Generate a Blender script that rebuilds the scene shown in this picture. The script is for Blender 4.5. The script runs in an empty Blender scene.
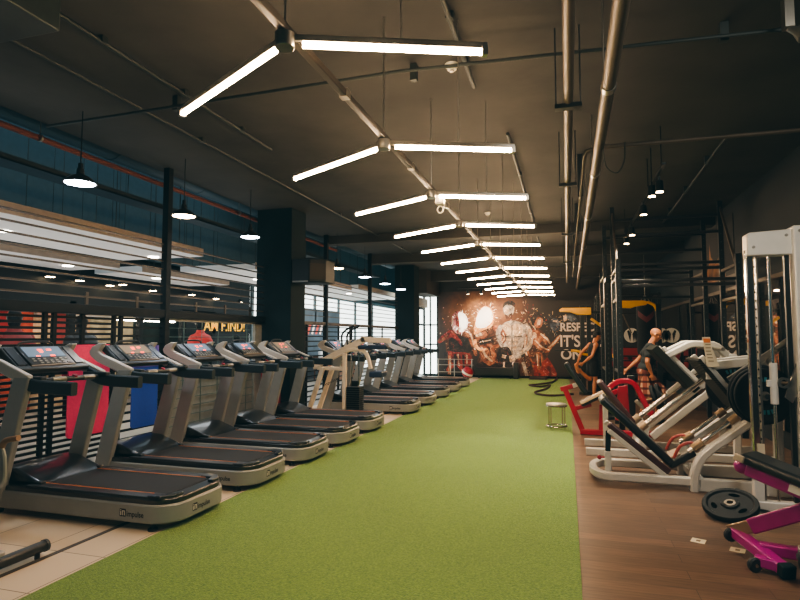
import bpy, bmesh, math, random
from mathutils import Vector, Matrix, Euler
random.seed(7)
sc = bpy.context.scene
col = sc.collection
PI = math.pi

# ------------------------------------------------------------------ camera model (24 mm class lens, eye at 1.6 m)
FPX = 560.0
EYE = 1.6
PHI = math.atan(37 / FPX)
TH = math.atan(167 / FPX * math.cos(PHI))
cam_d = bpy.data.cameras.new('camera')
cam_d.sensor_width = 36.0
cam_d.lens = FPX / 800 * 36.0
cam_d.clip_end = 200
cam = bpy.data.objects.new('camera', cam_d)
cam.location = (0, 0, EYE)
cam.rotation_euler = (PI / 2 + PHI, 0, TH)
col.objects.link(cam)
sc.camera = cam

# ------------------------------------------------------------------ materials
def lin(h):
    if isinstance(h, (tuple, list)):
        c = [v / 255 for v in h]
    else:
        h = h.lstrip('#')
        c = [int(h[i:i + 2], 16) / 255 for i in (0, 2, 4)]
    return tuple(v / 12.92 if v <= .04045 else ((v + .055) / 1.055) ** 2.4 for v in c)

def mat(name, color, rough=.5, metal=0., var=.12, scale=8., bump=0., emit=0., coat=0., bscale=None, spec=None, stretch=None):
    m = bpy.data.materials.new(name)
    m.use_nodes = True
    nt = m.node_tree
    N, L = nt.nodes, nt.links
    b = N['Principled BSDF']
    c = lin(color)
    tc = N.new('ShaderNodeTexCoord')
    src = tc.outputs['Object']
    if stretch:
        mp = N.new('ShaderNodeMapping')
        mp.inputs['Scale'].default_value = stretch
        L.new(src, mp.inputs['Vector'])
        src = mp.outputs['Vector']
    nz = N.new('ShaderNodeTexNoise')
    nz.inputs['Scale'].default_value = scale
    nz.inputs['Detail'].default_value = 4
    L.new(src, nz.inputs['Vector'])
    rp = N.new('ShaderNodeValToRGB')
    rp.color_ramp.elements[0].position = .3
    rp.color_ramp.elements[1].position = .7
    rp.color_ramp.elements[0].color = tuple(v * (1 - var) for v in c) + (1,)
    rp.color_ramp.elements[1].color = tuple(min(1, v * (1 + var)) for v in c) + (1,)
    L.new(nz.outputs['Fac'], rp.inputs['Fac'])
    L.new(rp.outputs['Color'], b.inputs['Base Color'])
    b.inputs['Roughness'].default_value = rough
    b.inputs['Metallic'].default_value = metal
    if spec is not None:
        b.inputs['Specular IOR Level'].default_value = spec
    if coat:
        b.inputs['Coat Weight'].default_value = coat
    if emit:
        L.new(rp.outputs['Color'], b.inputs['Emission Color'])
        b.inputs['Emission Strength'].default_value = emit
    if bump:
        n2 = N.new('ShaderNodeTexNoise')
        n2.inputs['Scale'].default_value = bscale or scale * 6
        n2.inputs['Detail'].default_value = 3
        L.new(src, n2.inputs['Vector'])
        bp = N.new('ShaderNodeBump')
        bp.inputs['Strength'].default_value = bump
        bp.inputs['Distance'].default_value = .02
        L.new(n2.outputs['Fac'], bp.inputs['Height'])
        L.new(bp.outputs['Normal'], b.inputs['Normal'])
    return m

def emis(name, color, strength):
    m = bpy.data.materials.new(name)
    m.use_nodes = True
    b = m.node_tree.nodes['Principled BSDF']
    c = lin(color) + (1,)
    b.inputs['Base Color'].default_value = c
    b.inputs['Emission Color'].default_value = c
    b.inputs['Emission Strength'].default_value = strength
    b.inputs['Roughness'].default_value = .6
    return m

# ------------------------------------------------------------------ mesh builder
def frame(d, up=(0, 0, 1)):
    d = Vector(d).normalized()
    u = Vector(up)
    if abs(d.dot(u)) > .98:
        u = Vector((1, 0, 0)) if abs(d.x) < .9 else Vector((0, 1, 0))
    s = d.cross(u).normalized()
    u = s.cross(d).normalized()
    return d, s, u

class MB:
    def __init__(self, origin=(0, 0, 0)):
        self.bm = bmesh.new()
        self.o = Vector(origin)

    def _f(self, vs, idx, mi=0, smooth=False):
        out = []
        for f in idx:
            try:
                fc = self.bm.faces.new([vs[i] for i in f])
                fc.material_index = mi
                fc.smooth = True
                out.append(fc)
            except ValueError:
                pass
        return out

    def v(self, p):
        return self.bm.verts.new(Vector(p) - self.o)

    def box(self, c, s, R=None, mi=0):
        c = Vector(c)
        vs = []
        for z in (-.5, .5):
            for y in (-.5, .5):
                for x in (-.5, .5):
                    p = Vector((x * s[0], y * s[1], z * s[2]))
                    if R is not None:
                        p = R @ p
                    vs.append(self.v(c + p))
        self._f(vs, [(0, 2, 3, 1), (4, 5, 7, 6), (0, 1, 5, 4), (2, 6, 7, 3), (0, 4, 6, 2), (1, 3, 7, 5)], mi)
        return self

    def box2(self, a, b, mi=0):
        return self.box([(a[i] + b[i]) / 2 for i in range(3)], [abs(b[i] - a[i]) for i in range(3)], None, mi)

    def bar(self, p0, p1, w, h, mi=0, up=(0, 0, 1), ext=0.):
        """box along p0-p1; w sideways, h along up"""
        p0, p1 = Vector(p0), Vector(p1)
        d, s, u = frame(p1 - p0, up)
        p0 = p0 - d * ext
        p1 = p1 + d * ext
        vs = []
        for p in (p0, p1):
            for a, b in ((-1, -1), (1, -1), (1, 1), (-1, 1)):
                vs.append(self.v(p + s * a * w / 2 + u * b * h / 2))
        self._f(vs, [(3, 2, 1, 0), (4, 5, 6, 7), (0, 1, 5, 4), (1, 2, 6, 5), (2, 3, 7, 6), (3, 0, 4, 7)], mi)
        return self

    def cyl(self, p0, p1, r0, r1=None, n=14, mi=0):
        r1 = r0 if r1 is None else r1
        p0, p1 = Vector(p0), Vector(p1)
        d, s, u = frame(p1 - p0)
        A, B = [], []
        for i in range(n):
            a = 2 * PI * i / n
            k = s * math.cos(a) + u * math.sin(a)
            A.append(self.v(p0 + k * r0))
            B.append(self.v(p1 + k * r1))
        vs = A + B
        self._f(vs, [(i, (i + 1) % n, n + (i + 1) % n, n + i) for i in range(n)], mi)
        self._f(vs, [tuple(range(n))[::-1], tuple(range(n, 2 * n))], mi)
        return self

    def tube(self, pts, r, n=10, mi=0, closed=False, sq=None, up=None):
        """sweep along a polyline; sq=(w,h) sweeps a rounded rectangle"""
        pts = [Vector(p) for p in pts]
        m = len(pts)
        rings = []
        prev = None
        for i, p in enumerate(pts):
            if closed:
                t = (pts[(i + 1) % m] - pts[i - 1]).normalized()
            else:
                t = (pts[min(i + 1, m - 1)] - pts[max(i - 1, 0)]).normalized()
            if up is not None:
                d, s, u = frame(t, up)
            elif prev is None:
                d, s, u = frame(t)
            else:
                s = prev - t * prev.dot(t)
                s.normalize()
                u = s.cross(t).normalized()
            prev = s
            ring = []
            if sq:
                w, h = sq[0] / 2, sq[1] / 2
                b = min(w, h) * .35
                prof = [(-w + b, -h), (w - b, -h), (w, -h + b), (w, h - b), (w - b, h), (-w + b, h), (-w, h - b), (-w, -h + b)]
                for a, c in prof:
                    ring.append(self.v(p + s * a + u * c))
            else:
                rr = r[i] if isinstance(r, (list, tuple)) else r
                for k in range(n):
                    a = 2 * PI * k / n
                    ring.append(self.v(p + (s * math.cos(a) + u * math.sin(a)) * rr))
            rings.append(ring)
        k = len(rings[0])
        for i in range(m if closed else m - 1):
            A, B = rings[i], rings[(i + 1) % m]
            self._f(A + B, [(j, (j + 1) % k, k + (j + 1) % k, k + j) for j in range(k)], mi)
        if not closed:
            self._f(rings[0], [tuple(range(k))[::-1]], mi)
            self._f(rings[-1], [tuple(range(k))], mi)
        return self

    def prism(self, poly, axis, a0, a1, mi=0):
        """poly of (u,v); axis 'y' -> (u,a,v), 'x' -> (a,u,v), 'z' -> (u,v,a)"""
        def P(u, v, a):
            return (u, a, v) if axis == 'y' else ((a, u, v) if axis == 'x' else (u, v, a))
        n = len(poly)
        vs = [self.v(P(u, v, a0)) for u, v in poly] + [self.v(P(u, v, a1)) for u, v in poly]
        self._f(vs, [tuple(range(n)), tuple(range(n, 2 * n))[::-1]], mi)
        self._f(vs, [(i, n + i, n + (i + 1) % n, (i + 1) % n) for i in range(n)], mi)
        return self

    def flat(self, pts, mi=0):
        vs = [self.v(p) for p in pts]
        self._f(vs, [tuple(range(len(vs)))], mi)
        return self

    def lathe(self, prof, c=(0, 0, 0), n=20, mi=0, axis=(0, 0, 1)):
        """prof of (r, h) along axis from c"""
        c = Vector(c)
        d, s, u = frame(axis)
        rings = []
        for r, h in prof:
            if r < 1e-6:
                rings.append([self.v(c + d * h)])
            else:
                rings.append([self.v(c + d * h + (s * math.cos(2 * PI * i / n) + u * math.sin(2 * PI * i / n)) * r) for i in range(n)])
        for A, B in zip(rings, rings[1:]):
            if len(A) == 1 and len(B) == 1:
                continue
            if len(A) == 1:
                self._f(A + B, [(0, 1 + i, 1 + (i + 1) % n) for i in range(n)], mi)
            elif len(B) == 1:
                self._f(A + B, [(i, (i + 1) % n, n) for i in range(n)], mi)
            else:
                self._f(A + B, [(i, (i + 1) % n, n + (i + 1) % n, n + i) for i in range(n)], mi)
        return self

    def ell(self, c, r, R=None, n=14, mi=0):
        c = Vector(c)
        if not isinstance(r, (tuple, list)):
            r = (r, r, r)
        h = n // 2 + 1
        rings = []
        for j in range(h):
            th = PI * j / (h - 1)
            pts = []
            for i in range(1 if j in (0, h - 1) else n):
                a = 2 * PI * i / n
                p = Vector((r[0] * math.sin(th) * math.cos(a), r[1] * math.sin(th) * math.sin(a), r[2] * math.cos(th)))
                if R is not None:
                    p = R @ p
                pts.append(self.v(c + p))
            rings.append(pts)
        for A, B in zip(rings, rings[1:]):
            if len(A) == 1:
                self._f(A + B, [(0, 1 + i, 1 + (i + 1) % n) for i in range(n)], mi)
            elif len(B) == 1:
                self._f(A + B, [(i, (i + 1) % n, n) for i in range(n)], mi)
            else:
                self._f(A + B, [(i, (i + 1) % n, n + (i + 1) % n, n + i) for i in range(n)], mi)
        return self

    def caps(self, p0, p1, r0, r1, n=14):
        """tapered limb with round joints"""
        self.cyl(p0, p1, r0, r1, n)
        self.ell(p0, r0, n=n)
        self.ell(p1, r1, n=n)
        return self

    def build(self, name, mats, parent=None, bevel=0., seg=2, angle=40, recalc=True):
        bm = self.bm
        if recalc:
            bmesh.ops.recalc_face_normals(bm, faces=bm.faces)
        me = bpy.data.meshes.new(name)
        bm.to_mesh(me)
        bm.free()
        if not isinstance(mats, (list, tuple)):
            mats = [mats]
        for m in mats:
            me.materials.append(m)
        me.set_sharp_from_angle(angle=math.radians(angle))
        o = bpy.data.objects.new(name, me)
        col.objects.link(o)
        if parent is not None:
            o.parent = parent
        else:
            o.location = self.o
        if bevel:
            b = o.modifiers.new('edge', 'BEVEL')
            b.width = bevel
            b.segments = seg
            b.limit_method = 'ANGLE'
            b.angle_limit = math.radians(35)
            b.harden_normals = False
        return o

def tag(o, label=None, cat=None, group=None, kind=None):
    if label: o['label'] = label
    if cat: o['category'] = cat
    if group: o['group'] = group
    if kind: o['kind'] = kind
    return o

def thing(name, label, cat, loc=(0, 0, 0), rz=0., group=None, kind=None):
    o = bpy.data.objects.new(name, None)
    o.empty_display_size = .1
    o.location = loc
    o.rotation_euler = (0, 0, rz)
    col.objects.link(o)
    return tag(o, label, cat, group, kind)

def dup(o, parent=None):
    c = o.copy()
    col.objects.link(c)
    c.parent = parent
    for ch in list(o.children):
        dup(ch, c)
    return c

def text_mesh(body, size, depth=.0, bold=0.):
    cu = bpy.data.curves.new('lettering', 'FONT')
    cu.body = body
    cu.size = size
    cu.extrude = depth
    cu.offset = bold
    cu.align_x = 'LEFT'
    cu.align_y = 'BOTTOM_BASELINE'
    ob = bpy.data.objects.new('lettering', cu)
    col.objects.link(ob)
    bpy.context.view_layer.update()
    dg = bpy.context.evaluated_depsgraph_get()
    me = bpy.data.meshes.new_from_object(ob.evaluated_get(dg))
    bpy.data.objects.remove(ob)
    bpy.data.curves.remove(cu)
    return me

def lettering(name, body, size, m, parent, loc, rot, width=None, bold=0., depth=0.):
    """writing laid flat: rot is the Euler of the text plane, width scales it to a measured length"""
    me = text_mesh(body, size, depth, bold)
    me.materials.clear()
    me.materials.append(m)
    o = bpy.data.objects.new(name, me)
    col.objects.link(o)
    o.parent = parent
    o.location = loc
    o.rotation_euler = rot
    if width:
        xs = [v.co.x for v in me.vertices]
        x0, w = min(xs), max(xs) - min(xs)
        for v in me.vertices:
            v.co.x = (v.co.x - x0) * width / w
    return o

def arc(cx, cy, r, a0, a1, n=8):
    return [(cx + r * math.cos(math.radians(a0 + (a1 - a0) * i / n)), cy + r * math.sin(math.radians(a0 + (a1 - a0) * i / n))) for i in range(n + 1)]

def rrect(x0, y0, x1, y1, r, n=5):
    return (arc(x1 - r, y1 - r, r, 0, 90, n) + arc(x0 + r, y1 - r, r, 90, 180, n)
            + arc(x0 + r, y0 + r, r, 180, 270, n) + arc(x1 - r, y0 + r, r, 270, 360, n))

def smooth_path(pts, n=6):
    P = [Vector(p) for p in pts]
    out = []
    for i in range(len(P) - 1):
        p0, p1, p2, p3 = P[max(i - 1, 0)], P[i], P[i + 1], P[min(i + 2, len(P) - 1)]
        for k in range(n):
            t = k / n
            out.append(.5 * ((2 * p1) + (p2 - p0) * t + (2 * p0 - 5 * p1 + 4 * p2 - p3) * t * t + (3 * p1 - p0 - 3 * p2 + p3) * t ** 3))
    out.append(P[-1])
    return out

# ------------------------------------------------------------------ palette
M = {}
M['silver'] = mat('silver paint', '#92938e', .45, .25, .05)
M['silver_light'] = mat('bright silver paint', '#b8b3a9', .4, .25, .05)
M['plastic'] = mat('black plastic', '#1c2224', .42, 0, .15)
M['gloss'] = mat('glossy black plastic', '#10161a', .3, 0, .1, coat=.4)
M['belt'] = mat('running belt', '#171512', .8, 0, .2, 40)
M['orange'] = mat('belt edge stripe', '#d07a30', .5)
M['railgrip'] = mat('rubber rail', '#16252a', .5, 0, .12)
M['screen_blue'] = emis('blue grey screen', '#5f7488', .25)
M['screen_tan'] = emis('tan screen', '#7a6a54', .3)
M['led_red'] = emis('red digits', '#ff4a30', 3.0)
M['key'] = mat('pale keys', '#8e8c82', .5)
M['ink'] = mat('black lettering ink', '#141414', .6)
M['white'] = mat('white paint', '#d8d4ca', .5, 0, .04)
M['cream'] = mat('cream paint', '#e2d3bb', .42, .05, .05)
M['chrome'] = mat('chrome', '#cfcac2', .14, 1., .05)
M['steel'] = mat('brushed steel', '#9a978f', .3, .9, .08)
M['black_metal'] = mat('black powder coat', '#141a1a', .4, .3, .15)
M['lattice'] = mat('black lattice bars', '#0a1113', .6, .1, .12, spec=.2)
M['lattice_lit'] = mat('warm lit lattice bars', '#3a332a', .5, .3, .12)  # same black lattice, with the warm tube light put into its colour
M['hole'] = mat('punched holes', '#3f4444', .4, .5)
M['vinyl'] = mat('black vinyl pad', '#14191b', .38, 0, .12, coat=.1)
M['maroon'] = mat('maroon vinyl pad', '#3a201f', .4, 0, .12, coat=.1)
M['navy'] = mat('navy vinyl pad', '#1b2d48', .45)
M['frame_white'] = mat('pale grey powder coat', '#b9b7b0', .38, .1, .06)
M['red'] = mat('red powder coat', '#96122a', .35, .05, .08, coat=.2)
M['purple'] = mat('magenta powder coat', '#a3117e', .32, .05, .1, coat=.3)
M['rubber'] = mat('rubber', '#15181a', .6, 0, .2)
M['iron'] = mat('black iron plate', '#0b0e10', .65, .0, .15, spec=.25)
M['teal_ink'] = mat('teal plate lettering', '#1f6f80', .5)
M['red_mat'] = mat('red foam mat', '#ea3a66', .75, 0, .06, 30, .1)
M['blue_mat'] = mat('blue foam mat', '#2a4aa8', .75, 0, .06, 30, .1)
M['blue_mat_lit'] = mat('lit blue foam mat', '#5b4a9c', .75, 0, .06, 30, .1)  # same blue mat, the violet is light put into its colour
M['yellow'] = mat('yellow powder coat', '#d9a521', .4, 0, .06)
M['conduit'] = mat('painted steel pipe', '#5c5142', .5, .35, .12)
M['dark_pipe'] = mat('dark conduit', '#2c322f', .5, .3, .15)
M['orange_pipe'] = mat('orange sprinkler pipe', '#6e3320', .7, .1, .1)
M['tube'] = emis('warm tube light', '#ffd6a8', 108.)
M['cool_glow'] = emis('cool lamp glow', '#dfeaff', 26.)
M['warm_glow'] = emis('warm lamp glow', '#ffd9a6', 26.)
M['shade_in'] = mat('lamp shade', '#2a2c2b', .4, .5)
M['concrete_teal'] = mat('dark teal painted column', '#0f1f23', .8, 0, .15, 3, .1, spec=.2)
M['paper'] = mat('paper sticker', '#cfc5ab', .6)
M['skin_a'] = mat('tanned skin', '#b4764f', .55, 0, .08, 10)
M['skin_b'] = mat('light tanned skin', '#bf8058', .5, 0, .08, 10)
M['hair'] = mat('black hair', '#120e0c', .6, 0, .3, 60)
M['black_cloth'] = mat('black cloth', '#131516', .85, 0, .15, 40)
M['grey_cloth'] = mat('charcoal cloth', '#23282a', .85, 0, .15, 40)
M['rope'] = mat('brown rope', '#3c241a', .8, 0, .5, 60)
M['eye'] = mat('eye white', '#d8d0c4', .3)
M['glass_dark'] = mat('dark lens', '#0c0d0e', .15)
# ================================================================== SETTING
CEIL = 4.13
def struct(o):
    o['kind'] = 'structure'
    return o

# ---- floor tiles
def tile_mat():
    m = bpy.data.materials.new('beige floor tile')
    m.use_nodes = True
    N, L = m.node_tree.nodes, m.node_tree.links
    b = N['Principled BSDF']
    tc = N.new('ShaderNodeTexCoord')
    br = N.new('ShaderNodeTexBrick')
    br.offset = 0
    br.inputs['Scale'].default_value = 1.0
    br.inputs['Brick Width'].default_value = .6
    br.inputs['Row Height'].default_value = .6
    br.inputs['Mortar Size'].default_value = .004
    br.inputs['Color1'].default_value = lin('#d3c2a8') + (1,)
    br.inputs['Color2'].default_value = lin('#ccb99d') + (1,)
    br.inputs['Mortar'].default_value = lin('#6a5a48') + (1,)
    mp = N.new('ShaderNodeMapping')
    mp.inputs['Location'].default_value = (.27, .2, 0)
    L.new(tc.outputs['Object'], mp.inputs['Vector'])
    L.new(mp.outputs['Vector'], br.inputs['Vector'])
    L.new(br.outputs['Color'], b.inputs['Base Color'])
    b.inputs['Roughness'].default_value = .45
    return m

def wood_mat():
    m = bpy.data.materials.new('brown plank floor')
    m.use_nodes = True
    N, L = m.node_tree.nodes, m.node_tree.links
    b = N['Principled BSDF']
    tc = N.new('ShaderNodeTexCoord')
    br = N.new('ShaderNodeTexBrick')
    br.offset = .37
    br.inputs['Scale'].default_value = 1.0
    br.inputs['Brick Width'].default_value = 1.2
    br.inputs['Row Height'].default_value = .15
    br.inputs['Mortar Size'].default_value = .002
    br.inputs['Color1'].default_value = lin('#7d614a') + (1,)
    br.inputs['Color2'].default_value = lin('#604936') + (1,)
    br.inputs['Mortar'].default_value = lin('#33271e') + (1,)
    L.new(tc.outputs['Object'], br.inputs['Vector'])
    mp = N.new('ShaderNodeMapping')
    mp.inputs['Scale'].default_value = (1.8, 26, 1)
    L.new(tc.outputs['Object'], mp.inputs['Vector'])
    nz = N.new('ShaderNodeTexNoise')
    nz.inputs['Scale'].default_value = 2.2
    nz.inputs['Detail'].default_value = 6
    L.new(mp.outputs['Vector'], nz.inputs['Vector'])
    mx = N.new('ShaderNodeMix')
    mx.data_type = 'RGBA'
    mx.blend_type = 'MULTIPLY'
    mx.inputs['Factor'].default_value = .8
    rp = N.new('ShaderNodeValToRGB')
    rp.color_ramp.elements[0].position = .3
    rp.color_ramp.elements[0].color = (.36, .33, .31, 1)
    rp.color_ramp.elements[1].position = .7
    rp.color_ramp.elements[1].color = (1, 1, 1, 1)
    L.new(nz.outputs['Fac'], rp.inputs['Fac'])
    L.new(br.outputs['Color'], mx.inputs['A'])
    L.new(rp.outputs['Color'], mx.inputs['B'])
    L.new(mx.outputs['Result'], b.inputs['Base Color'])
    b.inputs['Roughness'].default_value = .42
    return m

def turf_mat():
    m = bpy.data.materials.new('green artificial turf')
    m.use_nodes = True
    N, L = m.node_tree.nodes, m.node_tree.links
    b = N['Principled BSDF']
    tc = N.new('ShaderNodeTexCoord')
    n1 = N.new('ShaderNodeTexNoise')
    n1.inputs['Scale'].default_value = 62
    n1.inputs['Detail'].default_value = 5
    n1.inputs['Roughness'].default_value = .75
    L.new(tc.outputs['Object'], n1.inputs['Vector'])
    rp = N.new('ShaderNodeValToRGB')
    rp.color_ramp.elements[0].position = .33
    rp.color_ramp.elements[0].color = lin('#4c7828') + (1,)
    rp.color_ramp.elements[1].position = .68
    rp.color_ramp.elements[1].color = lin('#94b444') + (1,)
    L.new(n1.outputs['Fac'], rp.inputs['Fac'])
    n2 = N.new('ShaderNodeTexNoise')
    n2.inputs['Scale'].default_value = 1.1
    n2.inputs['Detail'].default_value = 3
    L.new(tc.outputs['Object'], n2.inputs['Vector'])
    mx = N.new('ShaderNodeMix')
    mx.data_type = 'RGBA'
    mx.blend_type = 'MULTIPLY'
    mx.inputs['Factor'].default_value = .5
    r2 = N.new('ShaderNodeValToRGB')
    r2.color_ramp.elements[0].color = (.72, .74, .6, 1)
    r2.color_ramp.elements[1].color = (1, 1, 1, 1)
    L.new(n2.outputs['Fac'], r2.inputs['Fac'])
    L.new(rp.outputs['Color'], mx.inputs['A'])
    L.new(r2.outputs['Color'], mx.inputs['B'])
    L.new(mx.outputs['Result'], b.inputs['Base Color'])
    b.inputs['Roughness'].default_value = .9
    b.inputs['Sheen Weight'].default_value = .15
    n3 = N.new('ShaderNodeTexNoise')
    n3.inputs['Scale'].default_value = 110
    n3.inputs['Detail'].default_value = 3
    L.new(tc.outputs['Object'], n3.inputs['Vector'])
    bp = N.new('ShaderNodeBump')
    bp.inputs['Strength'].default_value = .9
    bp.inputs['Distance'].default_value = .03
    L.new(n3.outputs['Fac'], bp.inputs['Height'])
    L.new(bp.outputs['Normal'], b.inputs['Normal'])
    return m

mb = MB(); mb.box2((-5.7, -2, -.1), (-3.0, 22.5, 0))
struct(mb.build('floor', tile_mat()))
mb = MB(); mb.box2((-3.0, -2, -.1), (3.0, 22.5, 0))
struct(mb.build('floor', wood_mat()))
mb = MB(); mb.box2((-3.22, -2, .0), (.06, 22.25, .012))
t = mb.build('artificial_turf', turf_mat())
tag(t, 'long green artificial turf lane running to the mural wall', 'turf', kind='stuff')
mb = MB(); mb.box2((-3.69, -2, .0), (-3.645, 22.4, .003))
struct(mb.build('trim_1', mat('dark floor joint', '#4a4238', .6)))

# ---- ceiling
cm = mat('dark concrete ceiling', '#35332f', .85, 0, .3, 1.3, .25, bscale=5)
mb = MB(); mb.box2((-5.9, -2, CEIL), (3.1, 22.6, CEIL + .15))
struct(mb.build('ceiling', cm))
# downstand beams across the hall
for k, (y, d) in enumerate(((12.9, .2), (16.15, .28), (20.95, .38))):
    mb = MB(); mb.box2((-5.85, y, CEIL - d), (3.0, y + .35, CEIL))
    struct(mb.build('ceiling_beam', cm))
mb = MB(); mb.box2((-5.9, 20.3, 3.25), (-5.0, 22.5, CEIL))
struct(mb.build('ceiling_beam', cm))

# ---- walls
dark = mat('charcoal wall paint', '#2b2a29', .8, 0, .15, 2)
mb = MB(); mb.box2((-5.08, 22.5, 0), (3.1, 22.7, CEIL))
struct(mb.build('wall_back', dark))
mb = MB(); mb.box2((3.0, -2, 0), (3.15, 22.5, CEIL))
struct(mb.build('wall_right', mat('dark green grey wall', '#12191a', .7, 0, .2, 1.5)))
mb = MB(); mb.box2((-5.0, 22.44, 0), (3.0, 22.5, .09))
struct(mb.build('baseboard_back', M['lattice']))
# wall mirror with a bright top rail
mir = thing('wall_mirror', 'tall wall mirror behind the racks, with a pale top rail', 'mirror', (2.98, 15.5, 0))
mm = bpy.data.materials.new('mirror glass'); mm.use_nodes = True
b = mm.node_tree.nodes['Principled BSDF']
b.inputs['Base Color'].default_value = (.55, .56, .55, 1); b.inputs['Metallic'].default_value = 1; b.inputs['Roughness'].default_value = .02
MB((2.98, 15.5, 0)).box2((2.985, 8.6, .25), (3.0, 22.3, 2.47)).build('glass', mm, mir)
mb = MB((2.98, 15.5, 0)); mb.box2((2.95, 8.6, 2.47), (3.0, 22.3, 2.53)); mb.build('top_rail', M['conduit'], mir)

# ---- columns
for k, (x0, x1, y0, y1) in enumerate(((-5.88, -5.12, 9.78, 10.4), (-5.8, -5.1, 18.86, 19.55))):
    mb = MB(); mb.box2((x0, y0, 0), (x1, y1, CEIL))
    struct(mb.build('column', M['concrete_teal'], bevel=.01))

# ---- open slatted screen between the gym and the shops (kept as the room's side)
LX = -5.72
ws = thing('wall_left', None, None, (LX, 0, 0)); struct(ws)
def sl(mbx, y0, y1, z, h=.03, d=.03):
    mbx.box2((LX - d / 2, y0, z - h / 2), (LX + d / 2, y1, z + h / 2))
mb = MB((LX, 0, 0))
for y0, y1, dz in ((-1.5, 5.98, .066), (5.98, 6.95, .115), (10.4, 18.9, .115)):
    z = .12
    while z < 1.88:
        sl(mb, y0, y1, z)
        z += dz
mb.build('lower_slats', M['lattice'], ws)
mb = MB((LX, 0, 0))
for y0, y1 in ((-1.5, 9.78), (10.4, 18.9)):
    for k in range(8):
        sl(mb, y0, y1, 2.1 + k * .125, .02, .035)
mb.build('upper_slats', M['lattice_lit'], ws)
for y0, y1 in ((-1.5, 9.78),):
    mb = MB((LX, 0, 0)); mb.box2((LX - .06, y0, 1.88), (LX + .06, y1, 2.0)); mb.build('rail', M['lattice'], ws, bevel=.006)
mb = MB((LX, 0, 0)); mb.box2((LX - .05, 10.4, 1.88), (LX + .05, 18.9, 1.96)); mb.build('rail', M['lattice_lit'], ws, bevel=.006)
for y in (1.0, 1.1, 2.0, 2.1, 3.0, 3.1, 4.0, 4.1, 4.98, 5.1, 5.5, 6.0, 6.12, 10.6, 11.6, 11.72, 13.6, 14.4, 14.52, 17.2):
    mb = MB((LX, 0, 0)); mb.box2((LX - .02, y - .025, 0), (LX + .02, y + .025, 1.9)); mb.build('upright', M['lattice'], ws)
for y, w in ((3.0, .09), (6.95, .1), (12.72, .1), (15.95, .1)):
    mb = MB((LX, 0, 0)); mb.box2((LX - .03, y - w / 2, 0), (LX + .07, y + w / 2, CEIL)); mb.build('post', M['lattice'], ws, bevel=.006)
for y in (1.5, 3.9, 5.55, 6.4, 7.7, 8.5, 9.3):
    mb = MB((LX, 0, 0)); mb.box2((LX - .012, y - .02, 2.0), (LX + .012, y + .02, 2.16)); mb.build('bracket', M['lattice_lit'], ws)

# pale framed shop window filling the bay between the post and the column
wf = thing('window_1', None, None, (-5.74, 8.4, 0)); struct(wf)
mb = MB((-5.74, 8.4, 0))
for a, b2 in (((7.02, 1.84), (9.74, 1.88)), ((7.02, .04), (9.74, .1)), ((7.02, .04), (7.08, 1.88)), ((9.5, .04), (9.74, 1.88))):
    mb.box2((-5.77, a[0], a[1]), (-5.72, b2[0], b2[1]))
mb.build('frame', mat('pale window frame', '#8a887c', .5), wf)
mb = MB((-5.74, 8.4, 0))
for k in range(5):
    mb.cyl((-5.745, 7.45 + k * .45, .1), (-5.745, 7.45 + k * .45, 1.85), .006, n=6)
for k in range(12):
    mb.cyl((-5.745, 7.08, .25 + k * .135), (-5.745, 9.5, .25 + k * .135), .006, n=6)
mb.build('wire_grid', mat('grey wire', '#5d7470', .4, .5), wf)
mb = MB((-5.74, 8.4, 0)); mb.box2((-5.77, 7.08, .1), (-5.76, 9.5, 1.0)); mb.build('lower_panel', mat('pale kick panel', '#8b8d84', .5), wf)

# ---- bright end windows past the second column
wn = thing('window_2', None, None, (-5.66, 21, 0)); struct(wn)
day = emis('hazy daylight pane', '#e6efe9', 3.0)
mb = MB((-5.66, 21, 0)); mb.box2((-5.7, 19.6, .1), (-5.68, 22.6, 3.3)); mb.box2((-5.7, 22.58, .1), (-5.05, 22.6, 3.3)); mb.build('pane', day, wn)
mb = MB((-5.66, 21, 0))
for y in (19.6, 20.9, 21.5, 22.45):
    mb.box2((-5.68, y - .04, 0), (-5.6, y + .04, 3.3))
for z in (.05, 1.0, 2.1, 2.75, 3.28):
    mb.box2((-5.68, 19.6, z - .04), (-5.6, 22.48, z + .04))
for x in (-5.66, -5.4, -5.1):
    mb.box2((x - .03, 22.52, 0), (x + .03, 22.57, 3.3))
for z in (.05, 1.3, 2.1, 3.28):
    mb.box2((-5.68, 22.52, z - .03), (-5.07, 22.57, z + .03))
mb.build('frame', M['lattice'], wn)
mb = MB((-5.66, 21, 0)); mb.box2((-5.66, 19.6, 2.8), (-5.5, 22.48, 3.15)); mb.build('blind_box', mat('tan blind box', '#8a7a62', .6), wn)

# ================================================================== BEYOND THE SCREEN
SX = -9.5
mb = MB(); mb.box2((-13, -4, -.12), (-5.7, 33, -.02))
struct(mb.build('floor', mat('pale shopping hall floor', '#767068', .5, 0, .06)))
mb = MB(); mb.box2((-13.2, -4, 2.9), (-13.0, 30, 6.5)); mb.box2((-13.2, -4, -.02), (-13.0, 30, 2.9))
struct(mb.build('wall_outside', mat('blue grey hall wall', '#0c1011', .8, 0, .1)))
mb = MB(); mb.box2((SX - .12, -4, 3.35), (SX, 32, 6.2))
struct(mb.build('wall_upper', mat('teal grey upper wall', '#33474c', .8, 0, .1)))
mb = MB(); mb.box2((-13, -4, 6.2), (-5.75, 32, 6.3))
struct(mb.build('ceiling_outside', M['lattice']))
# upper part of the gym's own side above the ceiling line
mb = MB(); mb.box2((-5.9, -2, CEIL + .15), (-5.75, 22.6, 6.2))
struct(mb.build('wall_left_upper', M['lattice']))
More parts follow.
